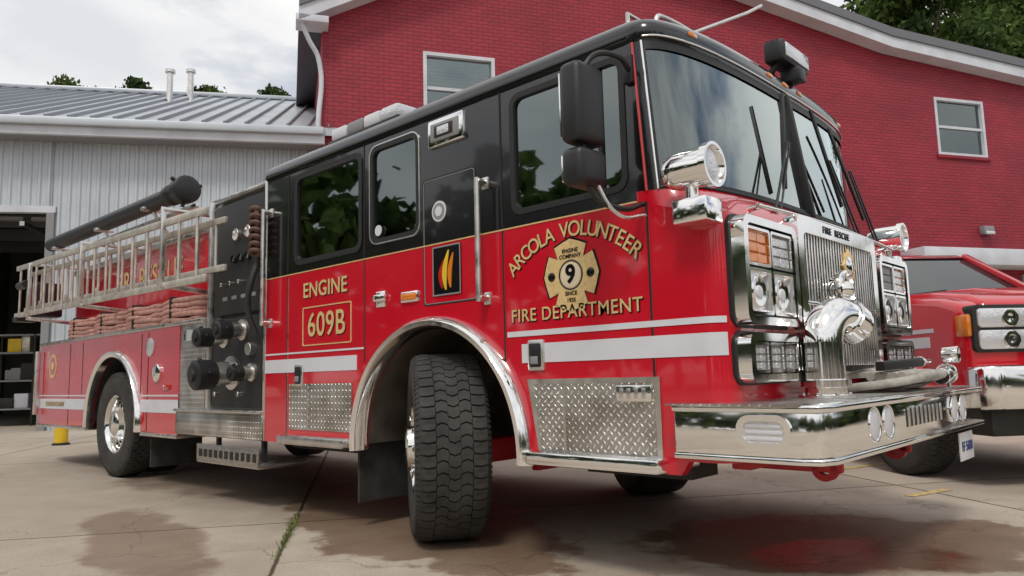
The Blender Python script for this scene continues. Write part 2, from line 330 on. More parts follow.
lathe('department_seal',[(0,0),(.062,0),(.062,.004),(0,.004)],(.03,-1.2215,1.91),(0,-1,0),WHT,T); lathe('seal_center',[(0,0),(.05,0),(.05,.002),(0,.002)],(.03,-1.2255,1.91),(0,-1,0),GREY,T); lathe('seal_core',[(0,0),(.03,0),(.03,.002),(0,.002)],(.03,-1.2275,1.91),(0,-1,0),WHT,T)
lathe('small_seal',[(0,0),(.035,0),(.035,.003),(0,.003)],(-.56,-1.2215,1.885),(0,-1,0),WHT,T)
box('flame_badge',-.03,.21,-1.226,-1.21,1.41,1.70,BLK,T)
rring('flame_badge_border',rrect(-.03,.21,1.41,1.70,.006),rrect(-.022,.202,1.418,1.692,.004),'y',-1.228,-1.22,GREY,T)
def swoosh(x,w,z0,z1,lean):
    n=9; Lf=[];Rt=[]
    for i in range(n):
        t=i/(n-1); c=x+lean*math.sin(t*math.pi*1.1)+.02*t; ww=w*math.sin(math.pi*min(.98,max(.03,t*.9+.06)))**.8
        Lf.append((c-ww/2,z0+(z1-z0)*t)); Rt.append((c+ww/2,z0+(z1-z0)*t))
    return Lf+Rt[::-1]
for k,(x,w,z0,z1,l,c) in enumerate(((.055,.035,1.45,1.63,-.025,REDL),(.085,.04,1.44,1.67,-.02,YEL),(.125,.035,1.45,1.65,-.015,AMB))):
    prism(f'flame_{k}',swoosh(x,w,z0,z1,l),'y',-1.2285-.0005*k,-1.222,c,T)
lathe('door_handle_plate',[(0,0),(.07,0),(.07,.008),(.06,.012),(0,.012)],(-.53,-1.22,1.44),(0,-1,0),CHR,T,4,a0=math.pi/4,a1=math.pi/4+2*math.pi)
box('door_handle',-.59,-.47,-1.25,-1.22,1.425,1.47,CHR,T,.01)
box('marker_bezel',-.33,-.16,-1.235,-1.21,1.395,1.465,CHR,T,.012); box('marker_amber',-.315,-.175,-1.245,-1.23,1.408,1.452,AMB,T,.01)
for k,(x,z) in enumerate(((.76,1.04),(-1.50,.98))):
    box(f'latch_bezel_{k}',x-.055,x+.055,-1.235,-1.21,z-.08,z+.08,ALU,T,.012); box(f'latch_{k}',x-.038,x+.038,-1.242,-1.23,z-.06,z+.06,PLA,T,.008); box(f'latch_bar_{k}',x-.025,x+.025,-1.247,-1.24,z-.045,z-.005,GREY,T,.004)
# lettering
def gtext(nm,b,size,x,z,sx=1.0,rot=0,bold=.0015,y=-1.2225,spc=1.0):
    text(nm+'_shadow',b,size,BLK,T,sideM(x+.004,z-.004,y,rot),bold+.0015,.0006,sx=sx,spc=spc); text(nm,b,size,GOLD,T,sideM(x,z,y-.0022,rot),bold,.0008,sx=sx,spc=spc)
W_="ARCOLA VOLUNTEER"
wd={'A':1.0,'R':.98,'C':1.0,'O':1.1,'L':.82,' ':.6,'V':1.0,'U':1.0,'N':1.05,'T':.9,'E':.88}
cum=[];t=0
for ch in W_: cum.append(t+wd[ch]/2); t+=wd[ch]
for i,ch in enumerate(W_):
    if ch==' ': continue
    u=(cum[i]/t-.5)*2; ang=u*math.radians(52); R=.50
    gtext(f'letter_arc_{i}',ch,.108,1.0+R*math.sin(ang)*1.02,1.20+R*math.cos(ang)*.90,.9,-ang*.85,.0008)
gtext('letter_fire_department','FIRE DEPARTMENT',.094,1.0,1.245,.97,spc=1.08,bold=.0005)
gtext('letter_engine','ENGINE',.150,-1.18,1.575,1.0,0,.002,spc=1.05)
rring('number_box_border',rrect(-1.46,-.86,1.185,1.46,.015),rrect(-1.452,-.868,1.193,1.452,.012),'y',-1.2245,-1.215,GOLD,T)
gtext('letter_number','609B',.235,-1.16,1.322,.92,0,.002,spc=1.06)
gtext('letter_stripe_rear','LOUDOUN COUNTY',.075,-7.1,.74,1.0,0,.0,-1.226)
MP=[]
for k in range(4):
    a=math.radians(90*k)
    for r,d in ((.118,-45),(.178,-36),(.172,-18),(.180,0),(.172,18),(.178,36)):
        MP.append((1.0+r*math.sin(a+math.radians(d))*.95,1.425+r*math.cos(a+math.radians(d))))
prism('maltese_cross_edge',[(1+(x-1)*1.06,1.425+(z-1.425)*1.06) for x,z in MP],'y',-1.2235,-1.21,BLK,T); prism('maltese_cross',MP,'y',-1.2255,-1.21,GOLD,T)
lathe('maltese_ring',[(.066,0),(.070,.002),(.076,0)],(1.0,-1.226,1.425),(0,-1,0),BLK,T)
lathe('maltese_core',[(0,.0008),(.058,.0008),(.062,0)],(1.0,-1.2262,1.425),(0,-1,0),mat('badge_ivory',(.72,.62,.45),.4),T)
text('maltese_number','9',.125,BLK,T,sideM(1.0,1.425,-1.2285),.004,.0005)
for b,z in (('ENGINE',1.545),('COMPANY',1.517),('SINCE',1.333),('1925',1.300)): text('maltese_text_'+b,b,.028,BLK,T,sideM(1.0,z,-1.2275),.0006,.0004)
for s in (-1,1):
    lathe(f'maltese_emblem_{s}',[(0,.001),(.02,.001),(.024,0)],(1.0+s*.122,-1.2262,1.425),(0,-1,0),BLK,T,16)
# ---- front: grille and lights
box('grille_shell_back',1.79,1.812,-.54,.54,.90,1.66,DRK,T)
rring('grille_shell',rrect(-.56,.56,.88,1.68,.04),rrect(-.49,.49,.95,1.60,.03),'x',1.79,1.865,CHR,T)
for k in range(27):
    y=-.475+.95*k/26; box(f'grille_bar_{k}',1.80,1.855,y-.007,y+.007,.94,1.61,ALU,T,.002,seg=1)
box('grille_crossbar',1.80,1.862,-.49,.49,1.245,1.265,CHR,T,.004)
text('grille_badge_text','FIRE  RESCUE',.05,GAS,T,Matrix.Translation((1.867,-.05,1.64))@Matrix.Rotation(math.radians(90),4,'Z')@Matrix.Rotation(math.radians(90),4,'X'),.001,.001,spc=1.3)
LENS=glassmat('lamp_glass',(.95,.96,.97),.8)
LMP=mat('lamp_reflector',(.80,.80,.82),.22,.55,1,bump=.4,bscale=60)
def lampcell(nm,y0,y1,z0,z1,m,kind):
    rring(nm+'_rim',rrect(y0,y1,z0,z1,.014),rrect(y0+.012,y1-.012,z0+.012,z1-.012,.01),'x',1.815,1.866,CHR,T)
    if kind=='head':
        box(nm+'_reflector',1.815,1.850,y0+.01,y1-.01,z0+.01,z1-.01,LMP,T,.003); c=((y0+y1)/2,(z0+z1)/2); r=min(y1-y0,z1-z0)*.32
        lathe(nm+'_bowl',[(r*1.15,.0),(r,.006),(r*.6,.001),(0,.001)],(1.851,c[0],c[1]),(1,0,0),CHR,T,24); lathe(nm+'_bulb',[(0,.010),(r*.4,.006),(r*.45,0)],(1.852,c[0],c[1]),(1,0,0),WHT,T,16)
    else:
        box(nm+'_body',1.815,1.848,y0+.01,y1-.01,z0+.01,z1-.01,m,T,.003)
        for q in range(3):
            for p in range(2):
                ya_=y0+.022+p*(y1-y0-.04)/2; lz=z0+.02+q*(z1-z0-.036)/3
                box(f'{nm}_led_{q}_{p}',1.848,1.856,ya_,ya_+(y1-y0-.04)/2-.006,lz,lz+(z1-z0-.036)/3-.008,m if kind=='led' else LMP,T,.002,seg=1)
for s,nm in ((-1,'right'),(1,'left')):
    A,B=sorted((s*.60,s*1.15))
    for key,z0,z1 in (('upper',1.13,1.60),('lower',.885,1.095)):
        box(f'headlamp_back_{nm}_{key}',1.79,1.818,A+.02,B-.02,z0+.02,z1-.02,PLA,T)
        rring(f'headlamp_bezel_{nm}_{key}',rrect(A,B,z0,z1,.05),rrect(A+.035,B-.035,z0+.035,z1-.035,.03),'x',1.79,1.874,CHR,T)
        rring(f'headlamp_bezel_gasket_{nm}_{key}',rrect(A-.010,B+.010,z0-.010,z1+.010,.055),rrect(A,B,z0,z1,.05),'x',1.79,1.81,GAS,T)
    m_=(A+B)/2; a0_,b0_=A+.045,B-.045
    lampcell(f'turn_a_{nm}',a0_,m_-.004,1.385,1.555,AMB if s<0 else GREY,'led'); lampcell(f'turn_b_{nm}',m_+.004,b0_,1.385,1.555,AMB if s>0 else GREY,'clr')
    lampcell(f'head_a_{nm}',a0_,m_-.004,1.175,1.375,PLA,'head'); lampcell(f'head_b_{nm}',m_+.004,b0_,1.175,1.375,PLA,'head')
    for q in range(3):
        a=a0_+q*(b0_-a0_)/3; lampcell(f'warn_{q}_{nm}',a+.003,a+(b0_-a0_)/3-.003,.925,1.055,GREY,'clr')
    c=Vector((1.67,s*1.29,1.79))
    lathe(f'corner_spotlight_{nm}',[(0,-.075),(.04,-.075),(.072,-.045),(.083,0),(.083,.13),(.096,.135),(.096,.165),(.082,.165),(.076,.14),(.03,.09),(0,.09)],c,(1,-.0,0.0),CHR,T,36)
    lathe(f'corner_spotlight_lens_{nm}',[(0,.156),(.045,.154),(.080,.144)],c,(1,0,0),CLR,T,30)
    box(f'spotlight_bracket_{nm}',1.65,1.81,min(s*1.20,s*1.34),max(s*1.20,s*1.34),1.555,1.66,CHR,T,.008)
    cyl(f'spotlight_stem_{nm}',(1.72,s*1.29,1.655),(1.72,s*1.29,1.72),.028,CHR,T)
    y=s*1.52
    box(f'mirror_housing_{nm}',1.275,1.395,y-.10,y+.10,1.935,2.30,PLA,T,.035,seg=3); box(f'mirror_glass_{nm}',1.266,1.275,y-.08,y+.08,1.97,2.265,CHR,T,.003)
    box(f'mirror_convex_{nm}',1.275,1.395,y-.10,y+.10,1.745,1.915,PLA,T,.035,seg=3); box(f'mirror_convex_glass_{nm}',1.266,1.275,y-.078,y+.078,1.77,1.89,CHR,T,.003)
    tube(f'mirror_arm_{nm}',[(1.40,s*1.23,2.34),(1.42,s*1.36,2.37),(1.37,s*1.50,2.33),(1.35,s*1.52,2.1),(1.36,s*1.50,1.72),(1.42,s*1.38,1.66),(1.44,s*1.23,1.70)],.013,PLA,T)
    tube(f'mirror_arm_low_{nm}',[(1.36,s*1.50,1.80),(1.42,s*1.40,1.63),(1.46,s*1.25,1.64)],.009,ALU,T)
    box(f'mirror_arm_foot_{nm}',1.37,1.42,min(s*1.215,s*1.25),max(s*1.215,s*1.25),2.28,2.42,PLA,T,.008)
lathe('mechanical_siren',[(0,-.05),(.07,-.05),(.07,.02),(.098,.03),(.105,.045),(.10,.065),(.088,.07),(.083,.055),(.05,.050),(.04,.075),(.025,.09),(0,.095)],(1.86,-.12,1.335),(1,0,0),CHR,T,40)
EP=[(.10+r*math.sin(t),1.48+r*1.05*math.cos(t)) for t,r in [(math.tau*k/16,(.095 if k%2==0 else .07)) for k in range(16)]]
prism('grille_emblem',EP,'x',1.855,1.872,GOLD,T,.004); lathe('grille_emblem_core',[(0,.010),(.04,.008),(.055,0)],(1.872,.10,1.48),(1,0,0),CHR,T)
for k,(p0,e0,e1,q) in enumerate((((1.79,-.62,1.70),(1.715,-.27,2.40),(1.735,-.36,1.86),(1.74,-.30,2.12)),((1.80,.48,1.70),(1.70,.16,2.42),(1.745,.42,1.88),(1.735,.28,2.14)),((1.80,.80,1.70),(1.69,.45,2.38),(1.735,.82,1.86),(1.735,.62,2.14)))):
    cyl(f'wiper_pivot_{k}',(p0[0]-.05,p0[1],p0[2]),p0,.022,PLA,T); beam(f'wiper_arm_a_{k}',p0,q,.012,.010,PLA,T)
    beam(f'wiper_arm_b_{k}',(p0[0],p0[1]+.06,p0[2]),(q[0]+.004,q[1]+.02,q[2]),.009,.008,PLA,T); beam(f'wiper_blade_{k}',e1,e0,.014,.024,GAS,T)
tube('cowl_grab_rail',[(1.85,-.95,1.665),(1.85,-.3,1.685),(1.85,.3,1.685),(1.85,.95,1.665)],.010,CHR,T)
for y in (-.9,0,.9): cyl(f'cowl_rail_mount_{y}',(1.78,y,1.66),(1.85,y,1.67),.012,CHR,T)
# ---- bumper
OUT=[(1.57,-1.28),(2.10,-1.28),(2.17,-1.255),(2.20,-1.19),(2.20,1.19),(2.17,1.255),(2.10,1.28),(1.57,1.28)]
prism('bumper_band',OUT,'z',.592,.792,CHR,T,.012)
def off(P,d): return [(x+(d if x>1.6 else 0),y+math.copysign(d,y)) for x,y in P]
prism('bumper_top_lip',off(OUT,.014),'z',.775,.803,CHR,T,.006); prism('bumper_bottom_lip',off(OUT,.010),'z',.580,.604,CHR,T,.006)
prism('bumper_deck',off(OUT,-.06),'z',.80,.808,DIA,T)
rring('bumper_side_light_rim',rrect(1.86,2.08,.635,.765,.055),rrect(1.885,2.055,.658,.742,.04),'y',-1.30,-1.27,CHR,T); prism('bumper_side_light_lens',rrect(1.882,2.058,.655,.745,.04),'y',-1.292,-1.27,LMP,T)
for q in range(3): box(f'bumper_side_lens_bar_{q}',1.895,2.045,-1.296,-1.29,.668+.024*q,.682+.024*q,WHT,T,.003)
for k,y in enumerate((-.74,-.56,.56,.74)):
    lathe(f'bumper_fog_rim_{k}',[(.070,-.002),(.074,.002),(.072,.006),(.066,.005),(.062,.001)],(2.20,y,.70),(1,0,0),CHR,T,30); lathe(f'bumper_fog_lens_{k}',[(.064,.002),(.04,.007),(0,.010)],(2.20,y,.70),(1,0,0),WHT,T,26)
box('bumper_front_slot',2.199,2.203,-.30,.30,.66,.745,CHS,T)
for k in range(9): box(f'bumper_front_grille_{k}',2.201,2.208,-.29+.068*k,-.26+.068*k,.66,.745,ALU,T,.002)
PLT=mat('licence_plate_white',(0.75,0.75,0.76),0.4)
box('licence_plate',2.17,2.178,.72,1.02,.40,.555,PLT,T,.002); text('licence_plate_text','FF 5608',.075,mat('plate_blue',(0.03,0.05,0.2),0.5),T,Matrix.Translation((2.181,.87,.475))@Matrix.Rotation(math.radians(90),4,'Z')@Matrix.Rotation(math.radians(90),4,'X'),.001,.001)
px,py=1.96,-.60
lathe('intake_base',[(0,0),(.12,0),(.12,.018),(.092,.022),(.092,.05),(.108,.055),(.108,.085),(.088,.09),(.088,.15)],(px,py,.80),(0,0,1),CHR,T,40)
# 90-degree elbow, swept circle
def elbow(nm,o,R,r,ang,m,dirv=(0,1,0),n=16):
    d=Vector(dirv).normalized(); up_=Vector((0,0,1)); side_=d.cross(up_); bm=bmesh.new(); rows_=[]
    for i in range(n+1):
        t=ang*i/n; c=Vector(o)+d*(R*(1-math.cos(t)))+up_*(R*math.sin(t)); nrm=d*math.cos(t)-up_*math.sin(t)
        rows_.append([bm.verts.new(c+nrm*r*math.cos(a)+side_*r*math.sin(a)) for a in np.linspace(0,math.tau,37)[:-1]])
    for i in range(n):
        for k in range(36): bm.faces.new((rows_[i][k],rows_[i][(k+1)%36],rows_[i+1][(k+1)%36],rows_[i+1][k]))
    link(nm,bm,m,T,True); t=ang; return Vector(o)+d*(R*(1-math.cos(t)))+up_*(R*math.sin(t)), d*math.sin(t)+up_*math.cos(t)
cyl('intake_riser',(px,py,.94),(px,py,1.06),.086,CHR,T,seg=40)
ed=(.25,1,0); pe,de=elbow('intake_elbow',(px,py,1.05),.13,.086,math.radians(118),CHR,ed)
lathe('intake_cap',[(.088,-.01),(.102,-.01),(.104,.02),(.104,.045),(.095,.052),(.095,.075),(.07,.085),(0,.087)],pe,de,CHR,T,36)
for k in range(2):
    a=k*math.pi+.6; s1=Vector(ed).normalized().cross(Vector((0,0,1))); s2=de.cross(s1)
    q=s1*math.cos(a)+s2*math.sin(a); cyl(f'intake_lug_{k}',pe+de*.03+q*.10,pe+de*.03+q*.135,.013,CHR,T,seg=10)
for k in range(8):
    a=k*math.tau/8; cyl(f'intake_bolt_{k}',(px+.106*math.cos(a),py+.106*math.sin(a),.818),(px+.106*math.cos(a),py+.106*math.sin(a),.828),.008,ALU,T,seg=6)
for k in range(6): tube(f'deck_hose_{k}',[(1.86,-.1,.83),(1.92+.035*k,.05,.832+.006*k),(2.0+.02*k,.45,.836+.01*k),(1.98+.02*k,.85,.84+.008*k),(1.86,1.0,.835)],.022,HOSG if k!=2 else PLA,T)
for k in range(5): tube(f'deck_hose_fold_{k}',[(1.88+.04*k,.25,.885),(1.89+.04*k,.6,.897),(1.88+.04*k,1.0,.885)],.024,HOSG,T)
cyl('deck_coupling',(2.05,.98,.87),(2.05,1.16,.89),.05,CHR,T); cyl('deck_coupling_ring',(2.05,1.11,.885),(2.05,1.135,.887),.062,CHR,T)
lathe('deck_spot',[(0,-.05),(.045,-.04),(.052,.04),(.045,.045),(0,.03)],(2.08,1.12,1.0),(1,0,0),CHR,T); cyl('deck_spot_stem',(2.06,1.12,.80),(2.06,1.12,.96),.012,CHR,T)
beam('deck_nozzle',(1.95,.2,.94),(2.0,.75,.96),.05,.05,PLA,T); cyl('deck_nozzle_tip',(2.0,.75,.96),(2.01,.9,.965),.032,CHR,T,r2=.02)
# ---- under front
for s in (-1,1):
    box(f'frame_rail_{s}',-7.6,2.0,min(s*.36,s*.46),max(s*.36,s*.46),.55,.80,CHS,T); box(f'tow_hook_plate_{s}',1.5,1.98,min(s*.50,s*.54),max(s*.50,s*.54),.46,.60,REDB,T,.01)
    lathe(f'tow_eye_{s}',[(.03,-.02),(.06,-.02),(.06,.02),(.03,.02),(.03,-.02)],(1.9,s*.52,.48),(0,1,0),REDB,T)
beam('front_crossmember',(1.65,-.85,.53),(1.65,.85,.53),.10,.08,REDB,T); beam('front_axle_beam',(0,-.95,.50),(0,.95,.50),.14,.14,REDB,T)
beam('steering_link',(.35,-.8,.42),(.35,.8,.42),.05,.05,REDB,T); beam('steering_drag_link',(.35,-.5,.44),(1.3,-.55,.52),.05,.05,CHS,T)
for s in (-1,1): beam(f'leaf_spring_{s}',(-.75,s*.42,.50),(.85,s*.42,.50),.09,.10,CHS,T); box(f'step_support_{s}',.85,1.45,min(s*.7,s*.95),max(s*.7,s*.95),.44,.52,CHS,T)
box('engine_sump',-.9,1.2,-.3,.3,.42,.95,CHS,T,.04); box('transmission',-2.6,-.9,-.25,.25,.45,.85,CHS,T,.04)
box('under_cab_floor',-1.95,-.78,-1.15,1.15,.90,.96,CHS,T); box('under_cab_floor_front',.70,1.7,-1.15,1.15,.93,.98,CHS,T)
prism('mud_flap_front',[(-.52,.16),(-.08,.16),(-.08,.75),(-.52,.75)],'x',-.82,-.80,RUB,T,M=Matrix.Translation((0,-.68,0)))
box('mud_flap_rear',-4.32,-4.30,-1.15,-.65,.15,.6,RUB,T); box('battery_box',-1.9,-1.0,-1.05,-.5,.44,.9,CHS,T,.02)
# ---- wheels
def wheel(nm,M,w,dual=False,R=.54,blocks=True):
    k=R/.54; par=T if 'pickup' not in nm else PK
    prof=[(.285,-.40*w),(.31,-.46*w),(.36,-.49*w),(.43,-.505*w),(.48,-.495*w),(.512,-.47*w),(.526,-.43*w),(.526,.43*w),(.512,.47*w),(.48,.495*w),(.43,.505*w),(.36,.49*w),(.31,.46*w),(.285,.40*w)]
    lathe(nm+'_tyre',[(r*k,h) for r,h in prof],(0,0,0),(0,1,0),RUB,par,72,M=M)
    if blocks:
        bm=bmesh.new(); nb=52 if not dual else 40; ribs=5; tw=.88*w; wr=[.235,.175,.18,.175,.235]; yc=-tw/2
        for r_ in range(ribs):
            rw=wr[r_]*tw; y0=yc+rw*.06; y1=yc+rw*.94; yc+=rw; sh=r_ in (0,ribs-1)
            for b in range(nb):
                a0=math.tau*(b+(.5 if r_%2 else 0))/nb; da=math.tau/nb*(.86 if not sh else .84); sk=(1 if r_%2 else -1)*da*(.10 if not sh else .05)
                ym=(y0+y1)/2; j_=.006 if not sh else .003
                P=[(a0-sk,y0),(a0+sk,ym),(a0-sk,y1),(a0+da*.5,y1+j_),(a0+da-sk,y1),(a0+da+sk,ym),(a0+da-sk,y0),(a0+da*.5,y0-j_)]
                def drop(y): return max(0,(abs(y)-.36*w)/(.1*w))*.012
                top=[bm.verts.new(((.5405-drop(y))*k*math.cos(a),y,(.5405-drop(y))*k*math.sin(a))) for a,y in P]
                bot=[bm.verts.new((.515*k*math.cos(a),y,.515*k*math.sin(a))) for a,y in P]
                bm.faces.new(top)
                for q in range(8): bm.faces.new((top[q],top[(q+1)%8],bot[(q+1)%8],bot[q]))
        for sgn in (-1,1):
            for b in range(nb*2):
                a0=math.tau*b/(nb*2); da=math.tau/(nb*2)*.55
                P=[(.528,.435*w),(.512,.482*w),(.488,.506*w)]
                vs_=[[bm.verts.new((r*k*math.cos(a),sgn*y,r*k*math.sin(a))) for r,y in P] for a in (a0,a0+da)]
                for q in range(2): bm.faces.new((vs_[0][q],vs_[0][q+1],vs_[1][q+1],vs_[1][q]))
        link(nm+'_tread',bm,RUB,par,False,M)
    if dual: rp=[(.29,-.42*w),(.30,-.44*w),(.285,-.46*w),(.272,-.42*w),(.262,-.25*w),(.255,-.05*w),(.20,.02*w),(.17,.0),(.15,-.05*w),(.13,-.30*w),(.125,-.45*w),(.10,-.52*w),(0,-.53*w)]
    else: rp=[(.29,-.42*w),(.30,-.44*w),(.285,-.46*w),(.272,-.42*w),(.265,-.36*w),(.23,-.34*w),(.20,-.40*w),(.15,-.42*w),(.13,-.42*w),(.12,-.55*w),(.09,-.58*w),(0,-.585*w)]
    lathe(nm+'_rim',[(r*k,h) for r,h in rp],(0,0,0),(0,1,0),CHR if 'pickup' not in nm else ALU,par,48,M=M)
    lathe(nm+'_rim_back',[(.29*k,.42*w),(.25*k,.1*w),(0,.1*w)],(0,0,0),(0,1,0),CHS,par,32,M=M)
    hh=-.42*w if not dual else .0
    for b in range(10):
        a=math.tau*b/10; cyl(f'{nm}_nut_{b}',(.17*k*math.cos(a),hh+.01,.17*k*math.sin(a)),(.17*k*math.cos(a),hh-.035,.17*k*math.sin(a)),.016*k,CHR,par,seg=8,M=M)
        a+=math.tau/20; hc=-.02*w if dual else -.36*w
        lathe(f'{nm}_hole_{b}',[(0,-.004),(.022*k,-.004),(.022*k,.01)],(.228*k*math.cos(a),hc-(.005),.228*k*math.sin(a)),(0,1,0),DRK,par,14,M=M)
st=math.radians(-36)
def WM(x,y,z,rz=0,flip=False): return Matrix.Translation((x,y,z))@Matrix.Rotation(rz+(math.pi if flip else 0),4,'Z')
wheel('front_wheel_right',WM(-.13,-1.06,.54,st),.41); wheel('front_wheel_left',WM(-.08,1.03,.54,st,True),.41)
wheel('rear_wheel_right_outer',WM(-5.17,-1.07,.54),.27,True); wheel('rear_wheel_right_inner',WM(-5.17,-.74,.54),.27,True,blocks=False)
wheel('rear_wheel_left_outer',WM(-5.17,1.07,.54,0,True),.27,True,blocks=False)
cyl('rear_axle',(-5.17,-.9,.54),(-5.17,.9,.54),.10,CHS,T); lathe('rear_differential',[(0,-.22),(.16,-.18),(.22,0),(.16,.18),(0,.22)],(-5.17,0,.54),(0,1,0),CHS,T)
# ---- pump panel section
box('pump_module',-2.95,-2.03,-1.18,1.18,.52,2.48,BLK,T)
box('pump_top_plate',-3.0,-2.05,-1.20,1.20,2.48,2.52,DIA,T,.006)
PNL=mat('pump_panel_black',(0.018,0.018,0.019),0.55,bump=.2,bscale=150)
box('pump_panel_upper',-2.92,-2.08,-1.20,-1.17,1.50,2.44,PNL,T,.006)
box('pump_panel_lower',-2.92,-2.08,-1.20,-1.17,.74,1.47,PNL,T,.006)
box('pump_panel_edge',-2.98,-2.94,-1.23,-1.1,.52,2.5,ALU,T,.004)
for k,(x,z,r) in enumerate(((-2.3,2.15,.05),(-2.5,2.15,.05),(-2.3,1.95,.035),(-2.42,1.95,.035),(-2.54,1.95,.035))):
    lathe(f'gauge_{k}',[(0,.012),(r*.8,.012),(r*.9,.03),(r,.025),(r,0)],(x,-1.20,z),(0,-1,0),ALU if k<2 else PLA,T); lathe(f'gauge_face_{k}',[(0,.0),(r*.78,0)],(x,-1.2135,z),(0,-1,0),WHT if k<2 else GREY,T,20)
for k in range(4): box(f'panel_label_{k}',-2.75+.16*k,-2.67+.16*k,-1.204,-1.199,1.62,1.65,GREY,T)
for k in range(3): cyl(f'panel_pull_{k}',(-2.7+.15*k,-1.2,1.75),(-2.7+.15*k,-1.25,1.75),.018,CHR,T,seg=12)
def port(nm,x,z,r,L_):
    lathe(nm,[(r*1.3,0),(r*1.3,.03),(r*.9,.035),(r*.9,L_*.5)],(x,-1.19,z),(0,-1,-.05),ALU,T,30)
    lathe(nm+'_cap',[(r*.9,L_*.48),(r*1.12,L_*.55),(r*1.12,L_*.95),(r*.9,L_),(r*.5,L_),(r*.45,L_*1.06),(0,L_*1.06)],(x,-1.19,z),(0,-1,-.05),PLA,T,30)
    for b in range(3):
        a=math.tau*b/3; cyl(f'{nm}_lug_{b}',(x+r*1.1*math.cos(a),-1.19-L_*.75,z+r*1.1*math.sin(a)),(x+r*1.35*math.cos(a),-1.19-L_*.75,z+r*1.35*math.sin(a)),.016,PLA,T,seg=8)
port('pump_intake_large',-2.55,1.02,.105,.34); port('pump_discharge_a',-2.70,1.32,.07,.26); port('pump_discharge_b',-2.38,1.36,.065,.24); port('pump_discharge_c',-2.22,1.02,.055,.2)
cyl('pump_port_ring',(-2.22,-1.19,1.20),(-2.22,-1.25,1.20),.05,ALU,T); cyl('pump_drain_a',(-2.8,-1.19,.85),(-2.8,-1.24,.85),.02,CHR,T); cyl('pump_drain_b',(-2.4,-1.19,.85),(-2.4,-1.24,.85),.02,CHR,T)
tube('pump_relief_hose',[(-2.1,-1.22,1.9),(-2.08,-1.30,1.7),(-2.12,-1.30,1.5),(-2.1,-1.24,1.3)],.024,CHS,T)
COI=mat('coil_brown',(0.12,0.06,0.04),.6)
for k in range(7): tube(f'cord_coil_{k}',[(-2.05,-1.25,1.92+.055*k),(-2.0,-1.28,1.94+.055*k),(-2.05,-1.31,1.95+.055*k),(-2.10,-1.28,1.93+.055*k)],.018,COI,T,cyclic=True)
box('running_board_box',-3.55,-2.0,-1.24,-.6,.50,.70,DIA,T,.01)
box('running_board_top',-3.55,-2.0,-1.26,-.6,.70,.725,ALU,T,.006)
box('drop_step',-2.95,-1.92,-1.30,-.9,.30,.335,ALU,T,.006); box('drop_step_face',-2.95,-1.92,-1.305,-1.29,.31,.45,mat('perforated',(0.5,0.48,0.45),.4,1,var=.3,vscale=60),T,.004)
for k in range(11): box(f'drop_step_hole_{k}',-2.90+.09*k,-2.85+.09*k,-1.3085,-1.303,.35,.41,CHS,T,.0)
for x in (-2.8,-2.05): box(f'drop_step_hanger_{x}',x-.02,x+.02,-1.2,-1.17,.33,.52,CHS,T)
# ---- rear body
BX0,BX1=-7.78,-3.54
for s,nm in ((-1,'right'),(1,'left')):
    prism('body_side_'+nm,[(BX0,.48)]+archpts(-5.17,.54,.70,.50)+[(BX1,.48),(BX1,1.47),(BX0,1.47)],'y',s*1.22,s*1.17,RED,T)
    lathe('rear_arch_trim_'+nm,[(.695,-.04),(.70,.03),(.72,.045),(.755,.045),(.77,.02),(.775,-.02)],(-5.17,s*1.22,.54),(0,s,0),CHR,T,44,math.radians(-4),math.radians(184),e=((1,0,0),(0,0,1)))
    lathe('rear_liner_'+nm,[(.705,-.04),(.705,-.75),(0.02,-.75)],(-5.17,s*1.22,.54),(0,s,0),CHS,T,30,0,math.pi,e=((1,0,0),(0,0,1)))
    ya,yb=(-1.2238,-1.21) if s<0 else (1.21,1.2238)
    box('body_stripe_rear_'+nm,BX0,-5.94,ya,yb,.68,.80,WHT,T); box('body_stripe_front_'+nm,-4.40,BX1,ya,yb,.68,.80,WHT,T)
    box('body_stripe_thin_r_'+nm,BX0,-5.94,ya,yb,.83,.845,WHT,T); box('body_stripe_thin_f_'+nm,-4.40,BX1,ya,yb,.83,.845,WHT,T)
    for k,x in enumerate((-6.6,-6.15,-4.25,-4.42)): box(f'body_seam_{nm}_{k}',x-.006,x+.006,min(s*1.2222,s*1.21),max(s*1.2222,s*1.21),.86 if k in(1,3) else .5,1.44,DRK,T)
    box('body_top_rail_'+nm,BX0-.01,-3.04,min(s*1.235,s*.86),max(s*1.235,s*.86),1.47,1.505,ALU,T,.006)
    box('body_bottom_rail_'+nm,BX0-.01,-5.95,min(s*1.235,s*.9),max(s*1.235,s*.9),.455,.49,ALU,T,.006); box('body_bottom_rail_f_'+nm,-4.38,BX1,min(s*1.235,s*.9),max(s*1.235,s*.9),.455,.49,ALU,T,.006)
box('body_diamond_section',-3.54,-3.02,-1.215,-.9,.72,1.47,DIA,T)
box('body_diamond_latch',-3.45,-3.1,-1.225,-1.21,1.32,1.42,CHR,T,.006)
box('body_core',-7.74,-5.95,-1.16,1.16,.5,1.46,CHS,T); box('body_core_front',-4.38,-3.05,-1.16,1.16,.5,1.46,CHS,T); box('body_core_top',-7.74,-3.05,-1.16,1.16,1.26,1.46,CHS,T)
prism('upper_body',[(-7.70,1.5),(-3.02,1.5),(-3.02,2.50),(-3.6,2.50),(-7.70,2.42)],'y',-.86,.86,RED,T,.01)
box('upper_body_top_trim',-3.62,-3.0,-.90,.90,2.50,2.56,DIA,T,.006); box('upper_body_rail',-7.7,-3.6,-.90,-.84,2.40,2.47,ALU,T,.006)
gtext('upper_body_lettering','FIRE RESCUE',.34,-5.3,2.12,1.0,0,.004,-.8625)
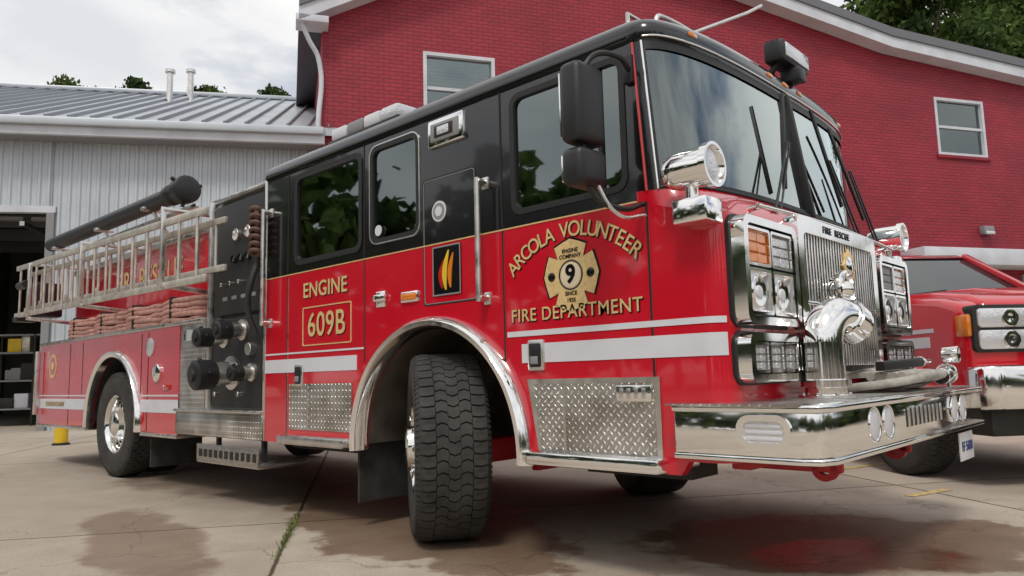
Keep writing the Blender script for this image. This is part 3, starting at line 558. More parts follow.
box('rear_step',-8.1,-7.78,-1.15,1.15,.46,.52,DIA,T,.006); box('rear_wall',-7.80,-7.76,-1.18,1.18,.48,1.5,DIA,T)
lathe('body_seal',[(0,0),(.15,0),(.15,.003),(0,.003)],(-7.25,-1.2215,1.20),(0,-1,0),GOLD,T); lathe('body_seal_core',[(0,0),(.11,0),(.11,.002),(0,.002)],(-7.25,-1.225,1.20),(0,-1,0),REDL,T); lathe('body_seal_center',[(0,0),(.05,0),(.05,.002),(0,.002)],(-7.25,-1.2275,1.20),(0,-1,0),GOLD,T)
lathe('fuel_cap',[(0,.03),(.07,.03),(.085,.02),(.085,0)],(-4.0,-1.22,1.05),(0,-1,0),CHR,T)
box('body_marker_a',-3.85,-3.72,-1.235,-1.21,.89,.94,REDL,T,.006); lathe('arch_round_light',[(0,.03),(.07,.02),(.09,.01),(.09,0)],(-4.20,-1.22,1.30),(0,-1,0),CLR,T)
box('rear_handle',-7.74,-7.70,-1.30,-1.24,.6,1.4,ALU,T,.01)
for g in range(4):
    x0=-6.95+g*.93
    for k in range(5):
        dz=.044*k; w=random.uniform(-.03,.03); c=random.uniform(-.01,.01)
        tube(f'hose_fold_{g}_{k}',[(x0+w,-1.13,1.53+dz),(x0+.22,-1.16+c,1.53+dz+.012),(x0+.62+w,-1.15-c,1.53+dz+c),(x0+.80+w,-1.12,1.535+dz),(x0+.82,-1.02,1.54+dz)],.024,HOSE,T)
    box(f'hose_strap_{g}',x0+.28,x0+.33,-1.19,-1.0,1.5,1.76,CHS,T,.01)
box('hose_tray_back',-7.5,-3.1,-.98,-.95,1.5,1.8,REDB,T)
def ladder(nm,y,xa,xb,za0,zb0,za1,zb1,m,h=.06):
    beam(nm+'_rail_top',(xa,y,za1),(xb,y,zb1),.03,h,m,T); beam(nm+'_rail_bottom',(xa,y,za0),(xb,y,zb0),.03,h,m,T)
    n=int((xb-xa)/.35)
    for k in range(n+1):
        t=(k+.5)/(n+1); x=xa+(xb-xa)*t
        cyl(f'{nm}_rung_{k}',(x,y,za0+(zb0-za0)*t),(x,y,za1+(zb1-za1)*t),.014,m,T,seg=12)
        if k%3==1:
            z0=za0+(zb0-za0)*t; box(f'{nm}_plate_{k}',x-.05,x+.05,y-.019,y-.014,z0+.02,z0+.07,m,T)
ladder('extension_ladder_outer',-1.50,-7.9,-2.42,1.86,1.76,2.47,2.30,LADM); ladder('extension_ladder_inner',-1.40,-7.7,-2.30,1.94,1.84,2.38,2.22,LADM,.05)
for x in (-7.2,-5.3,-3.2):
    beam(f'ladder_bracket_{x}',(x,-1.53,1.78),(x,-.86,1.72),.05,.04,ALU,T); beam(f'ladder_bracket_up_{x}',(x,-1.53,1.76),(x,-1.53,2.46),.04,.02,ALU,T); beam(f'ladder_bracket_top_{x}',(x,-1.53,2.44),(x,-.86,2.44),.04,.03,ALU,T)
cyl('ladder_motor',(-7.5,-1.56,2.2),(-7.2,-1.56,2.2),.05,PLA,T)
for x in (-7.85,-7.75): box(f'ladder_foot_{x}',x-.06,x+.02,-1.53,-1.30,1.78,1.84,PLA,T,.01)
box('rear_tool_mount',-7.95,-7.75,-1.35,-1.0,1.85,2.3,PLA,T,.03)
lathe('hard_suction_hose',[(0,0),(.085,0)]+[(.083+.006*(i%2),.02+i*.05) for i in range(80)]+[(.085,4.02),(0,4.02)],(-8.0,-1.10,2.84),(1,0,-.012),PLA,T,24)
lathe('hard_suction_coupling',[(0,0),(.09,0),(.105,.02),(.105,.12),(.09,.14),(.09,.28),(.135,.30),(.135,.40),(.11,.42),(0,.42)],(-4.15,-1.10,2.80),(1,0,-.012),PLA,T,30)
for k in range(3):
    a=k*math.tau/3+.4; cyl(f'suction_lug_{k}',(-3.80,-1.10+.13*math.cos(a),2.796+.13*math.sin(a)),(-3.80,-1.10+.17*math.cos(a),2.796+.17*math.sin(a)),.02,PLA,T,seg=8)
for x in (-7.6,-6,-4.6): beam(f'suction_cradle_{x}',(x,-1.1,2.75),(x,-.85,2.42),.05,.03,ALU,T); box(f'suction_saddle_{x}',x-.04,x+.04,-1.20,-1.0,2.72,2.755,ALU,T,.006)
beam('suction_rail',(-7.9,-1.02,2.68),(-3.7,-1.02,2.64),.035,.04,ALU,T)
# ================================================================== GROUND
def ground():
    m=bpy.data.materials.new('concrete_apron'); N,L=nodes(m); b=N['Principled BSDF']
    tc=N.new('ShaderNodeTexCoord'); P=tc.outputs['Object']
    def noise(sc,det=6,rough=.55,vec=P):
        n=N.new('ShaderNodeTexNoise'); n.inputs['Scale'].default_value=sc; n.inputs['Detail'].default_value=det; n.inputs['Roughness'].default_value=rough; L.new(vec,n.inputs['Vector']); return n.outputs['Fac']
    n1=noise(.45); n2=noise(3.5,8,.65); n3=noise(90,3)
    r=N.new('ShaderNodeValToRGB'); r.color_ramp.elements[0].position=.32; r.color_ramp.elements[1].position=.68
    r.color_ramp.elements[0].color=(.38,.315,.25,1); r.color_ramp.elements[1].color=(.53,.465,.385,1)
    s=math_(N,L,'ADD',math_(N,L,'MULTIPLY',n1,.5),math_(N,L,'MULTIPLY',n2,.5)); L.new(s,r.inputs[0])
    def mul(a,fac,col):
        q=N.new('ShaderNodeMix'); q.data_type='RGBA'; q.blend_type='MULTIPLY'
        if isinstance(fac,(int,float)): q.inputs[0].default_value=fac
        else: L.new(fac,q.inputs[0])
        L.new(a,q.inputs[6])
        if isinstance(col,tuple): q.inputs[7].default_value=col
        else: L.new(col,q.inputs[7])
        return q.outputs[2]
    sr=N.new('ShaderNodeValToRGB'); sr.color_ramp.elements[0].position=.3; sr.color_ramp.elements[0].color=(.78,.78,.78,1); sr.color_ramp.elements[1].position=.6; sr.color_ramp.elements[1].color=(1.05,1.05,1.05,1); L.new(n3,sr.inputs[0])
    col=mul(r.outputs[0],1.0,sr.outputs[0])
    sp=N.new('ShaderNodeSeparateXYZ')
    vr=N.new('ShaderNodeVectorRotate'); vr.rotation_type='Z_AXIS'; vr.inputs['Angle'].default_value=math.radians(35.3); vr.inputs['Center'].default_value=(-.2,-2.15,0); L.new(P,vr.inputs[0]); L.new(vr.outputs[0],sp.inputs[0])
    wob=math_(N,L,'MULTIPLY',math_(N,L,'SUBTRACT',n2,.5),.03)
    def cell(c,off,per): return math_(N,L,'ADD',math_(N,L,'DIVIDE',math_(N,L,'SUBTRACT',c,off),per),0.0)
    def joint(c,off,per,w):
        a=math_(N,L,'ADD',math_(N,L,'SUBTRACT',c,off),wob)
        f=math_(N,L,'ABSOLUTE',math_(N,L,'SUBTRACT',math_(N,L,'FRACT',math_(N,L,'ADD',math_(N,L,'DIVIDE',a,per),.5)),.5))
        d=math_(N,L,'MULTIPLY',f,per)
        q=N.new('ShaderNodeMapRange'); q.inputs['From Min'].default_value=w*.4; q.inputs['From Max'].default_value=w; q.inputs['To Min'].default_value=1; q.inputs['To Max'].default_value=0; L.new(d,q.inputs['Value']); return q.outputs[0]
    j=math_(N,L,'MAXIMUM',joint(sp.outputs[1],-2.15,4.6,.016),joint(sp.outputs[0],-1.6,5.2,.013))
    cb=N.new('ShaderNodeCombineXYZ'); L.new(math_(N,L,'FLOOR',cell(sp.outputs[0],-1.6,5.2)),cb.inputs[0]); L.new(math_(N,L,'FLOOR',cell(sp.outputs[1],-2.15,4.6)),cb.inputs[1])
    wn=N.new('ShaderNodeTexWhiteNoise'); L.new(cb.outputs[0],wn.inputs['Vector'])
    sl=N.new('ShaderNodeMapRange'); sl.inputs['To Min'].default_value=.84; sl.inputs['To Max'].default_value=1.08; L.new(wn.outputs['Value'],sl.inputs['Value']); cc=N.new('ShaderNodeCombineXYZ'); [L.new(sl.outputs[0],cc.inputs[i]) for i in range(3)]
    col=mul(col,1.0,cc.outputs[0])
    vo=N.new('ShaderNodeTexVoronoi'); vo.feature='DISTANCE_TO_EDGE'; vo.inputs['Scale'].default_value=.25
    dv=N.new('ShaderNodeVectorMath'); dv.operation='ADD'; nc=N.new('ShaderNodeTexNoise'); nc.inputs['Scale'].default_value=1.5; nc.inputs['Detail'].default_value=8; L.new(P,nc.inputs[0]); L.new(P,dv.inputs[0]); L.new(nc.outputs['Color'],dv.inputs[1]); L.new(dv.outputs[0],vo.inputs['Vector'])
    cr=N.new('ShaderNodeMapRange'); cr.inputs['From Min'].default_value=0; cr.inputs['From Max'].default_value=.0025; cr.inputs['To Min'].default_value=.5; cr.inputs['To Max'].default_value=0; L.new(vo.outputs['Distance'],cr.inputs['Value'])
    dn=noise(1.3,5,.6); dn2=noise(4.0,4,.6)
    dist=math_(N,L,'ADD',math_(N,L,'MULTIPLY',math_(N,L,'SUBTRACT',dn,.5),2.4),math_(N,L,'MULTIPLY',math_(N,L,'SUBTRACT',dn2,.5),1.0))
    def ell(cx,cy,rx,ry,ang,soft=.12,dk=1.0):
        v=N.new('ShaderNodeVectorRotate'); v.rotation_type='Z_AXIS'; v.inputs['Angle'].default_value=-math.radians(ang); v.inputs['Center'].default_value=(cx,cy,0); L.new(P,v.inputs[0])
        q=N.new('ShaderNodeSeparateXYZ'); L.new(v.outputs[0],q.inputs[0])
        a=math_(N,L,'POWER',math_(N,L,'ABSOLUTE',math_(N,L,'DIVIDE',math_(N,L,'SUBTRACT',q.outputs[0],cx),rx)),2.0)
        c=math_(N,L,'POWER',math_(N,L,'ABSOLUTE',math_(N,L,'DIVIDE',math_(N,L,'SUBTRACT',q.outputs[1],cy),ry)),2.0)
        e=math_(N,L,'ADD',math_(N,L,'ADD',a,c),dist)
        g=N.new('ShaderNodeMapRange'); g.inputs['From Min'].default_value=1-soft; g.inputs['From Max'].default_value=1+soft; g.inputs['To Min'].default_value=dk; g.inputs['To Max'].default_value=0; L.new(e,g.inputs['Value']); return g.outputs[0]
    w=ell(-.9,-.72,1.75,.72,-20,.10,.95); w=math_(N,L,'MAXIMUM',w,ell(1.65,.20,1.15,.70,40,.10,.95)); w=math_(N,L,'MAXIMUM',w,ell(-1.7,-2.2,1.3,.33,-15,.2,.75)); w=math_(N,L,'MAXIMUM',w,ell(-3.6,-.7,1.6,.6,5,.3,.7))
    core=ell(1.85,-.1,.50,.42,40,.3,1.0)
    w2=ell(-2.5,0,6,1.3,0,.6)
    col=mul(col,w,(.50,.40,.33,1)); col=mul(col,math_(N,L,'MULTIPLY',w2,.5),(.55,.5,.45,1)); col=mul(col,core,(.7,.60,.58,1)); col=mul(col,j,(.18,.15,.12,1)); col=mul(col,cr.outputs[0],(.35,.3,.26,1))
    L.new(col,b.inputs['Base Color'])
    ro=math_(N,L,'SUBTRACT',math_(N,L,'SUBTRACT',.85,math_(N,L,'MULTIPLY',w,.33)),math_(N,L,'MULTIPLY',core,.30)); ro=math_(N,L,'ADD',ro,math_(N,L,'MULTIPLY',math_(N,L,'SUBTRACT',n2,.5),.5)); ro=math_(N,L,'MAXIMUM',ro,.12); L.new(ro,b.inputs['Roughness'])
    bp=N.new('ShaderNodeBump'); bp.inputs['Strength'].default_value=.35; bp.inputs['Distance'].default_value=.004
    dry=math_(N,L,'SUBTRACT',1.0,math_(N,L,'MULTIPLY',core,.8))
    h=math_(N,L,'SUBTRACT',math_(N,L,'MULTIPLY',math_(N,L,'ADD',n3,math_(N,L,'MULTIPLY',n2,1.5)),dry),math_(N,L,'MULTIPLY',math_(N,L,'MAXIMUM',j,cr.outputs[0]),2.0)); L.new(h,bp.inputs['Height']); L.new(bp.outputs[0],b.inputs['Normal'])
    return m
bm=bmesh.new(); [bm.verts.new(p) for p in ((-400,-400,0),(400,-400,0),(400,400,0),(-400,400,0))]; bm.verts.ensure_lookup_table(); bm.faces.new(bm.verts[:]); link('ground',bm,ground(),None)
def grass(name,a,b,n,h):
    bm=bmesh.new(); a=Vector(a);b=Vector(b)
    for i in range(n):
        t=random.choice((random.gauss(.35,.08),random.gauss(.62,.10),random.random())); t=min(1,max(0,t)); c=a.lerp(b,t)+Vector((random.gauss(0,.012),random.gauss(0,.012),0)); g=random.random()*math.tau; hh=h*random.uniform(.3,1); d=Vector((math.cos(g),math.sin(g),0)); s=Vector((-d.y,d.x,0))*.0025
        p=[bm.verts.new(c+s),bm.verts.new(c-s),bm.verts.new(c+d*hh*.3-s*.6+Vector((0,0,hh*.7))),bm.verts.new(c+d*hh*.3+s*.6+Vector((0,0,hh*.7)))]
        q=bm.verts.new(c+d*hh*.7+Vector((0,0,hh))); bm.faces.new(p); bm.faces.new((p[3],p[2],q))
    link(name,bm,mat('grass_blades',(0.16,0.18,0.05),.7,var=.4,vscale=30),None)
grass('joint_grass',(-1.6,-1.16,0),(-.45,-1.975,0),420,.034)
for k,(x,y,L_) in enumerate(((.6,3.0,1.0),(1.55,1.9,.5))):
    bm=bmesh.new(); d=Vector((.3,1,0)).normalized(); s=Vector((d.y,-d.x,0))*.04; c=Vector((x,y,.004))
    bm.faces.new([bm.verts.new(c+s),bm.verts.new(c-s),bm.verts.new(c+d*L_-s),bm.verts.new(c+d*L_+s)]); link('painted_parking_line',bm,mat(f'worn_yellow_{k}',(.55,.42,.18),.7,var=.4,vscale=25),None)
# ================================================================== BUILDINGS
RZ=math.radians(60)
def brickmat():
    m=bpy.data.materials.new('painted_brick'); N,L=nodes(m); b=N['Principled BSDF']; tc=N.new('ShaderNodeTexCoord')
    sp=N.new('ShaderNodeSeparateXYZ'); L.new(tc.outputs['Object'],sp.inputs[0]); cb=N.new('ShaderNodeCombineXYZ'); L.new(math_(N,L,'ADD',sp.outputs[0],sp.outputs[1]),cb.inputs[0]); L.new(sp.outputs[2],cb.inputs[1])
    t=N.new('ShaderNodeTexBrick'); t.inputs['Scale'].default_value=1; t.inputs['Brick Width'].default_value=.30; t.inputs['Row Height'].default_value=.10; t.inputs['Mortar Size'].default_value=.012; t.inputs['Mortar Smooth'].default_value=.3
    t.inputs['Color1'].default_value=(.36,.022,.042,1); t.inputs['Color2'].default_value=(.30,.018,.035,1); t.inputs['Mortar'].default_value=(.17,.011,.023,1); L.new(cb.outputs[0],t.inputs[0])
    n=N.new('ShaderNodeTexNoise'); n.inputs['Scale'].default_value=.5; n.inputs['Detail'].default_value=8; L.new(tc.outputs['Object'],n.inputs[0])
    r=N.new('ShaderNodeValToRGB'); r.color_ramp.elements[0].position=.3; r.color_ramp.elements[1].position=.7; r.color_ramp.elements[0].color=(.80,.80,.80,1); r.color_ramp.elements[1].color=(1.12,1.12,1.12,1); L.new(n.outputs[0],r.inputs[0])
    mx=N.new('ShaderNodeMix'); mx.data_type='RGBA'; mx.blend_type='MULTIPLY'; mx.inputs[0].default_value=1; L.new(t.outputs[0],mx.inputs[6]); L.new(r.outputs[0],mx.inputs[7]); L.new(mx.outputs[2],b.inputs['Base Color'])
    bp=N.new('ShaderNodeBump'); bp.inputs['Strength'].default_value=.6; bp.inputs['Distance'].default_value=.01; bp.invert=True; L.new(t.outputs['Fac'],bp.inputs['Height']); L.new(bp.outputs[0],b.inputs['Normal']); b.inputs['Roughness'].default_value=.6
    return m
BRK=brickmat(); TRIM=mat('white_trim',(.60,.62,.67),.5,var=.10,vscale=2); ROOFD=mat('roof_dark',(.16,.165,.18),.8)
B=empty('brick_firehouse',(-9.41,9.43,0),RZ)
prof=[(-4.63,9.85),(1.5,13.0),(12.13,10.76),(18.0,10.22),(34,9.75)]
W1=(-2.17,-.30,7.25,9.11); W2=(14.04,16.02,7.45,9.32)
gridwall('brick_wall',[-4.63,34],[0,9.6],[W1,W2],lambda x,z,d:(x,d,z),.3,BRK,B)
prism('brick_gable',[(-4.63,9.6)]+[(34,9.6)]+prof[::-1],'y',0.0,.3,BRK,B)
box('brick_side_wall',-4.63,-4.33,.3,12,0,9.8,BRK,B)
for i in range(len(prof)-1):
    (a,za),(b,zb)=prof[i],prof[i+1]
    if i==0: a-=.55; za-=.28
    prism(f'fascia_{i}',[(a,za-.22),(b,zb-.22),(b,zb+.12),(a,za+.12)],'y',-.50,-.42,TRIM,B)
    prism(f'soffit_{i}',[(a,za-.20),(b,zb-.20),(b,zb-.14),(a,za-.14)],'y',-.42,0.0,TRIM,B)
    prism(f'roof_slab_{i}',[(a,za+.12),(b,zb+.12),(b,zb+.38),(a,za+.38)],'y',-.56,14,ROOFD,B)
tube('downspout',[(-5.15,-.35,9.45),(-4.95,-.25,9.0),(-4.72,-.12,8.6),(-4.72,-.12,6.9)],.06,TRIM,B)
box('gutter_return',-5.25,-4.5,-.5,.1,9.35,9.52,TRIM,B,.01)
GLT2=glassmat('window_glass',(.7,.75,.75),2.0); BLIND=mat('window_blind',(.20,.21,.22),.7,var=.2)
def window(nm,w):
    a,b,c,d=w
    rring(nm+'_frame',[(a,c),(b,c),(b,d),(a,d)],[(a+.09,c+.09),(b-.09,c+.09),(b-.09,d-.09),(a+.09,d-.09)],'y',-.02,.12,TRIM,B)
    mz=(c+d)/2; box(nm+'_meeting_rail',a+.09,b-.09,.03,.1,mz-.04,mz+.04,TRIM,B)
    box(nm+'_glass',a+.06,b-.06,.09,.10,c+.06,d-.06,GLT2,B)
    for q in range(10): box(f'{nm}_blind_{q}',a+.09,b-.09,.18,.20,d-.16-q*.085,d-.10-q*.085,BLIND,B)
    box(nm+'_back',a+.09,b-.09,.27,.28,c+.09,d-.09,DRK,B)
    box(nm+'_sill',a-.08,b+.08,-.08,.1,c-.10,c-.003,BRK,B,.01)
window('window_a',W1); window('window_b',W2)
box('canopy_fascia',12.2,30,-.9,0,3.85,4.35,TRIM,B,.02)
DG=mat('bay_door_grey',(.35,.36,.37),.5)
for k in range(4):
    box(f'bay_door_{k}',12.6+k*4.3,16.2+k*4.3,-.06,-.003,0,3.7,DG,B)
    for q in range(5): box(f'bay_door_groove_{k}_{q}',12.6+k*4.3,16.2+k*4.3,-.066,-.06,.6+q*.6,.63+q*.6,GREY,B)
box('wall_light',15.35,15.75,-.22,-.003,4.95,5.2,GREY,B,.03); box('wall_light_lens',15.38,15.72,-.25,-.2,4.93,5.03,CLR,B,.01)
MO=(-9.372,9.543,0); MR=math.radians(54.5)
MB=empty('metal_garage',MO,MR)
MET=mat('galvanised_siding',(.52,.56,.60),.5,.2,var=.08,vscale=1.5); METR=mat('metal_roof',(.46,.49,.53),.42,.35,var=.12,vscale=.8); SEAM=mat('seam_metal',(.33,.35,.38),.45,.4)
def siding(nm,s0,s1,z0,z1,y=0):
    bm=bmesh.new(); xs=[]; x=s0; pr=[(0,0),(.10,0),(.125,-.035),(.175,-.035),(.20,0)]
    while x<s1-.01:
        for dx,dy in pr[:-1]: xs.append((min(x+dx,s1),dy))
        x+=.20
    xs.append((s1,0)); V=[(bm.verts.new((a,y+d,z0)),bm.verts.new((a,y+d,z1))) for a,d in xs]
    for p,q in zip(V,V[1:]):
        if (p[0].co-q[0].co).length>1e-5: bm.faces.new((p[0],q[0],q[1],p[1]))
    link(nm,bm,MET,MB)
DX=-10.75
siding('siding_right',DX+.08,-4.7,0,6.5); siding('siding_over_door',-15.7,DX+.08,4.95,6.5); siding('siding_left',-24,-15.7,0,6.5)
box('door_frame_top',-15.8,DX+.18,-.08,.1,4.85,5.0,TRIM,MB); box('door_frame_right',DX,DX+.16,-.08,.1,0,4.85,GREY,MB)
box('eave_fascia',-24.5,-4.65,-.62,-.5,6.50,6.80,TRIM,MB,.01); box('eave_soffit',-24.5,-4.65,-.5,0,6.50,6.54,GREY,MB); box('gutter',-24.5,-4.66,-.74,-.62,6.70,6.88,MET,MB,.03)
ZR=10.75
prism('roof_plane',[(-.62,6.88),(8,ZR),(16.6,6.88),(16.6,6.7),(8,ZR-.2),(-.62,6.70)],'x',-24.5,-4.3,METR,MB)
slp=math.atan2(ZR-6.88,8.62)
bm=bmesh.new()
for k in range(43):
    x=-24.3+k*.47
    q=[(x-.02,-.62,6.88),(x+.02,-.62,6.88),(x+.02,8,ZR),(x-.02,8,ZR)]
    lo=[bm.verts.new(p) for p in q]; hi=[bm.verts.new((p[0],p[1]-.03,p[2]+.07)) for p in q]
    bm.faces.new(hi)
    for i in range(4): bm.faces.new((lo[i],lo[(i+1)%4],hi[(i+1)%4],hi[i]))
link('roof_seams',bm,SEAM,MB); box('ridge_cap',-24.5,-4.3,7.8,8.2,ZR-.04,ZR+.1,METR,MB,.03)
for k,(x,y) in enumerate(((-9.6,5.4),(-9.2,6.3))): 
    z=6.88+(y+.62)*math.tan(slp); cyl(f'roof_vent_{k}',(x,y,z-.1),(x,y,z+.9),.09,ALU,MB); cyl(f'roof_vent_cap_{k}',(x,y,z+.9),(x,y,z+1.0),.15,ALU,MB)
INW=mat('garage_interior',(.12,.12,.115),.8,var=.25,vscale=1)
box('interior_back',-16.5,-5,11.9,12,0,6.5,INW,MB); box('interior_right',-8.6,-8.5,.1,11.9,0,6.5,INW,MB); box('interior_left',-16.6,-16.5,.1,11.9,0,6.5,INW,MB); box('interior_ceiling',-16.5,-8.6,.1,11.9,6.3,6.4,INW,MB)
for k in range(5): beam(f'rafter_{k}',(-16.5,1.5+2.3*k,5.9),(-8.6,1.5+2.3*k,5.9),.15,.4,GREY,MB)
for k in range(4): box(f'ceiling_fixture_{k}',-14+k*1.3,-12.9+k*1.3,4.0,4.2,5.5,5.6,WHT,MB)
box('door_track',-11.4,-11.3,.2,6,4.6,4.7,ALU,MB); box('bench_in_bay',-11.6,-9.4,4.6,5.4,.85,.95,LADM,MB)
GR=empty('gear_rack',MO,MR)
for x in (-12.9,-11.9,-10.9,-9.9):
    for y in (2.6,3.2): beam(f'post_{x}_{y}',(x,y,0),(x,y,2.3),.05,.05,CHS,GR)
for z in (.4,1.1,1.8,2.25): box(f'shelf_{z}',-12.9,-9.9,2.58,3.22,z,z+.04,GREY,GR)
for k in range(20):
    x=-12.8+random.random()*2.6; z=random.choice((.44,1.14,1.84)); h=random.uniform(.15,.45); w=random.uniform(.15,.35)
    box(f'gear_{k}',x,x+w,2.62+random.random()*.1,3.1,z,z+h,random.choice((YEL,WHT,CHS,CHS,HOSE,GREY,LADM)),GR,.02)
BO=empty('yellow_bollard',(-10.6,-.15,0)); lathe('post',[(.0,0),(.10,0),(.10,.95),(.085,1.0),(.04,1.03),(0,1.035)],(0,0,0),(0,0,1),YEL,BO,28); lathe('base_ring',[(.0,0),(.13,0),(.13,.03),(.10,.04)],(0,0,0),(0,0,1),CHS,BO)
# ================================================================== PICKUP
PK=empty('pickup_truck',(1.86,3.88,0),math.radians(-40)); PK.scale=(1.08,1.08,1.10)
PR=mat('pickup_red',(.56,.005,.016),.22,0,1)
A1=[(-.0+.50*math.cos(t),.42+.50*math.sin(t)) for t in np.linspace(math.pi-.1,.1,16)]; A2=[(-3.7+.50*math.cos(t),.42+.50*math.sin(t)) for t in np.linspace(math.pi-.1,.1,16)]
side=[(-5.0,.55)]+A2+A1+[(.62,.50),(.84,.60),(.90,.80),(.915,1.0),(.89,1.18),(.82,1.28),(.62,1.335),(.3,1.37),(-.55,1.40),(-3.0,1.38),(-5.0,1.38)]
prism('body',side,'y',-1.0,1.0,PR,PK,.07,seg=4)
prism('hood',[(.87,1.22),(.83,1.30),(.68,1.36),(.3,1.415),(-.62,1.455),(-.62,1.30),(.5,1.22)],'y',-.84,.84,PR,PK,.06,seg=4)
prism('hood_bulge',[(.72,1.33),(.62,1.385),(.3,1.445),(-.62,1.485),(-.62,1.40),(.5,1.33)],'y',-.45,.45,PR,PK,.03,seg=3)
bm=bmesh.new(); bt=[(-.50,-.93),(-.50,.93),(-3.05,.93),(-3.05,-.93)]; tp=[(-1.28,-.74),(-1.28,.74),(-2.90,.74),(-2.90,-.74)]
v0=[bm.verts.new((x,y,1.40)) for x,y in bt]; v1=[bm.verts.new((x,y,1.93)) for x,y in tp]
for i in range(4): bm.faces.new((v0[i],v0[(i+1)%4],v1[(i+1)%4],v1[i]))
link('cab_glass',bm,mat('pickup_glass',(.008,.012,.013),.03,0,.4,ior=1.5),PK)
prism('roof',[(-1.22,1.915),(-1.35,1.965),(-1.9,1.99),(-2.8,1.97),(-2.95,1.91)],'y',-.76,.76,PR,PK,.03)
box('cowl_panel',-.62,-.45,-.85,.85,1.40,1.47,PLA,PK,.02)
for k,y in enumerate((-.45,.2)): beam(f'wiper_{k}',(-.52,y,1.475),(-.66,y+.5,1.53),.02,.015,GAS,PK)
for s in (-1,1):
    beam(f'pillar_a_{s}',(-.46,s*.945,1.40),(-1.26,s*.745,1.94),.07,.05,PR,PK); beam(f'pillar_b_{s}',(-1.85,s*.94,1.38),(-1.88,s*.745,1.94),.08,.03,PR,PK); beam(f'pillar_c_{s}',(-3.03,s*.94,1.38),(-2.9,s*.74,1.94),.14,.05,PR,PK)
    A,Bq=sorted((s*.50,s*.975))
    prism(f'headlight_housing_{s}',rrect(A,Bq,.93,1.26,.04),'x',.80,.932,CHS,PK,.006)
    for q in range(2):
        z0=.95+q*.15; prism(f'headlight_lens_{s}_{q}',rrect(A+.03,Bq-.04,z0,z0+.135,.03),'x',.90,.945,LMP,PK,.01)
        lathe(f'headlight_bowl_{s}_{q}',[(.060,0),(.063,.006),(.055,.008),(.02,.001),(0,.001)],(.946,s*.70,z0+.067),(1,0,0),CHR,PK)
    box(f'corner_lamp_{s}',.78,.91,min(s*.93,s*1.006),max(s*.93,s*1.006),1.04,1.20,AMB,PK,.02)
    box(f'fender_stripe_{s}',-1.6,.50,min(s*1.0035,s*.99),max(s*1.0035,s*.99),.98,1.06,WHT,PK); box(f'fender_stripe_b_{s}',-1.6,.55,min(s*1.0035,s*.99),max(s*1.0035,s*.99),1.09,1.12,WHT,PK)
    lathe(f'fender_flare_{s}',[(.49,-.03),(.50,.02),(.54,.03),(.57,0)],(0,s*1.0,.42),(0,s,0),PR,PK,28,math.radians(5),math.radians(175),e=((1,0,0),(0,0,1)))
    box(f'door_mirror_{s}',-.75,-.55,min(s*1.02,s*1.22),max(s*1.02,s*1.22),1.42,1.66,PLA,PK,.04)
    box(f'arch_fill_{s}',-.5,.5,min(s*.5,s*.95),max(s*.5,s*.95),.88,.95,CHS,PK)
text('fender_number','609B',.13,GOLD,PK,Matrix.Translation((-.25,-1.0045,1.22))@Matrix.Rotation(math.radians(90),4,'X'),.002,.001)
box('grille_back',.84,.925,-.52,.52,.92,1.26,CHS,PK,.01); rring('grille_frame',rrect(-.50,.50,.90,1.28,.05),rrect(-.43,.43,.96,1.22,.03),'x',.87,.965,CHR,PK)
for z in (1.02,1.09,1.16): box(f'grille_bar_{z}',.88,.955,-.45,.45,z-.014,z+.014,CHR,PK,.006)
prism('front_bumper',[(.80,-1.0),(.98,-1.0),(1.05,-.9),(1.08,-.5),(1.08,.5),(1.05,.9),(.98,1.0),(.80,1.0)],'z',.54,.84,CHR,PK,.03); box('bumper_dark',1.05,1.09,-.6,.6,.60,.74,CHS,PK,.01); box('valance',.7,.95,-.92,.92,.36,.55,CHS,PK,.03)
beam('push_bar_a',(1.14,-.45,.55),(1.14,-.45,1.30),.06,.06,CHS,PK); beam('push_bar_b',(1.14,.45,.55),(1.14,.45,1.30),.06,.06,CHS,PK); beam('push_bar_c',(1.14,-.55,1.0),(1.14,.55,1.0),.05,.05,CHS,PK)
box('underbody',-4.6,.7,-.8,.8,.35,.6,CHS,PK)
for nm,x,y,fl in (('fr',0,-.86,False),('fl',0,.86,True),('rr',-3.7,-.86,False),('rl',-3.7,.86,True)): wheel('pickup_wheel_'+nm,WM(x,y,.42,0,fl),.28,False,R=.42,blocks=nm=='fr')
# ================================================================== TREES
def leafmat(name,c):
    m=bpy.data.materials.new(name); N,L=nodes(m); N.clear(); o=N.new('ShaderNodeOutputMaterial'); d=N.new('ShaderNodeBsdfDiffuse'); t=N.new('ShaderNodeBsdfTranslucent'); mx=N.new('ShaderNodeMixShader'); mx.inputs[0].default_value=.4
    tc=N.new('ShaderNodeTexCoord'); n=N.new('ShaderNodeTexNoise'); n.inputs['Scale'].default_value=1.2; L.new(tc.outputs['Object'],n.inputs[0]); r=N.new('ShaderNodeValToRGB')
    r.color_ramp.elements[0].position=.35; r.color_ramp.elements[1].position=.65; r.color_ramp.elements[0].color=(*[q*.6 for q in c],1); r.color_ramp.elements[1].color=(*[q*1.4 for q in c],1); L.new(n.outputs[0],r.inputs[0])
    L.new(r.outputs[0],d.inputs[0]); L.new(r.outputs[0],t.inputs[0]); L.new(d.outputs[0],mx.inputs[1]); L.new(t.outputs[0],mx.inputs[2]); L.new(mx.outputs[0],o.inputs[0]); return m
LV=[leafmat(f'foliage_{i}',c) for i,c in enumerate(((.065,.10,.035),(.09,.14,.04),(.13,.18,.055),(.045,.07,.028)))]
BARK=mat('bark',(.10,.075,.05),.9,var=.3,bump=.5,bscale=20)
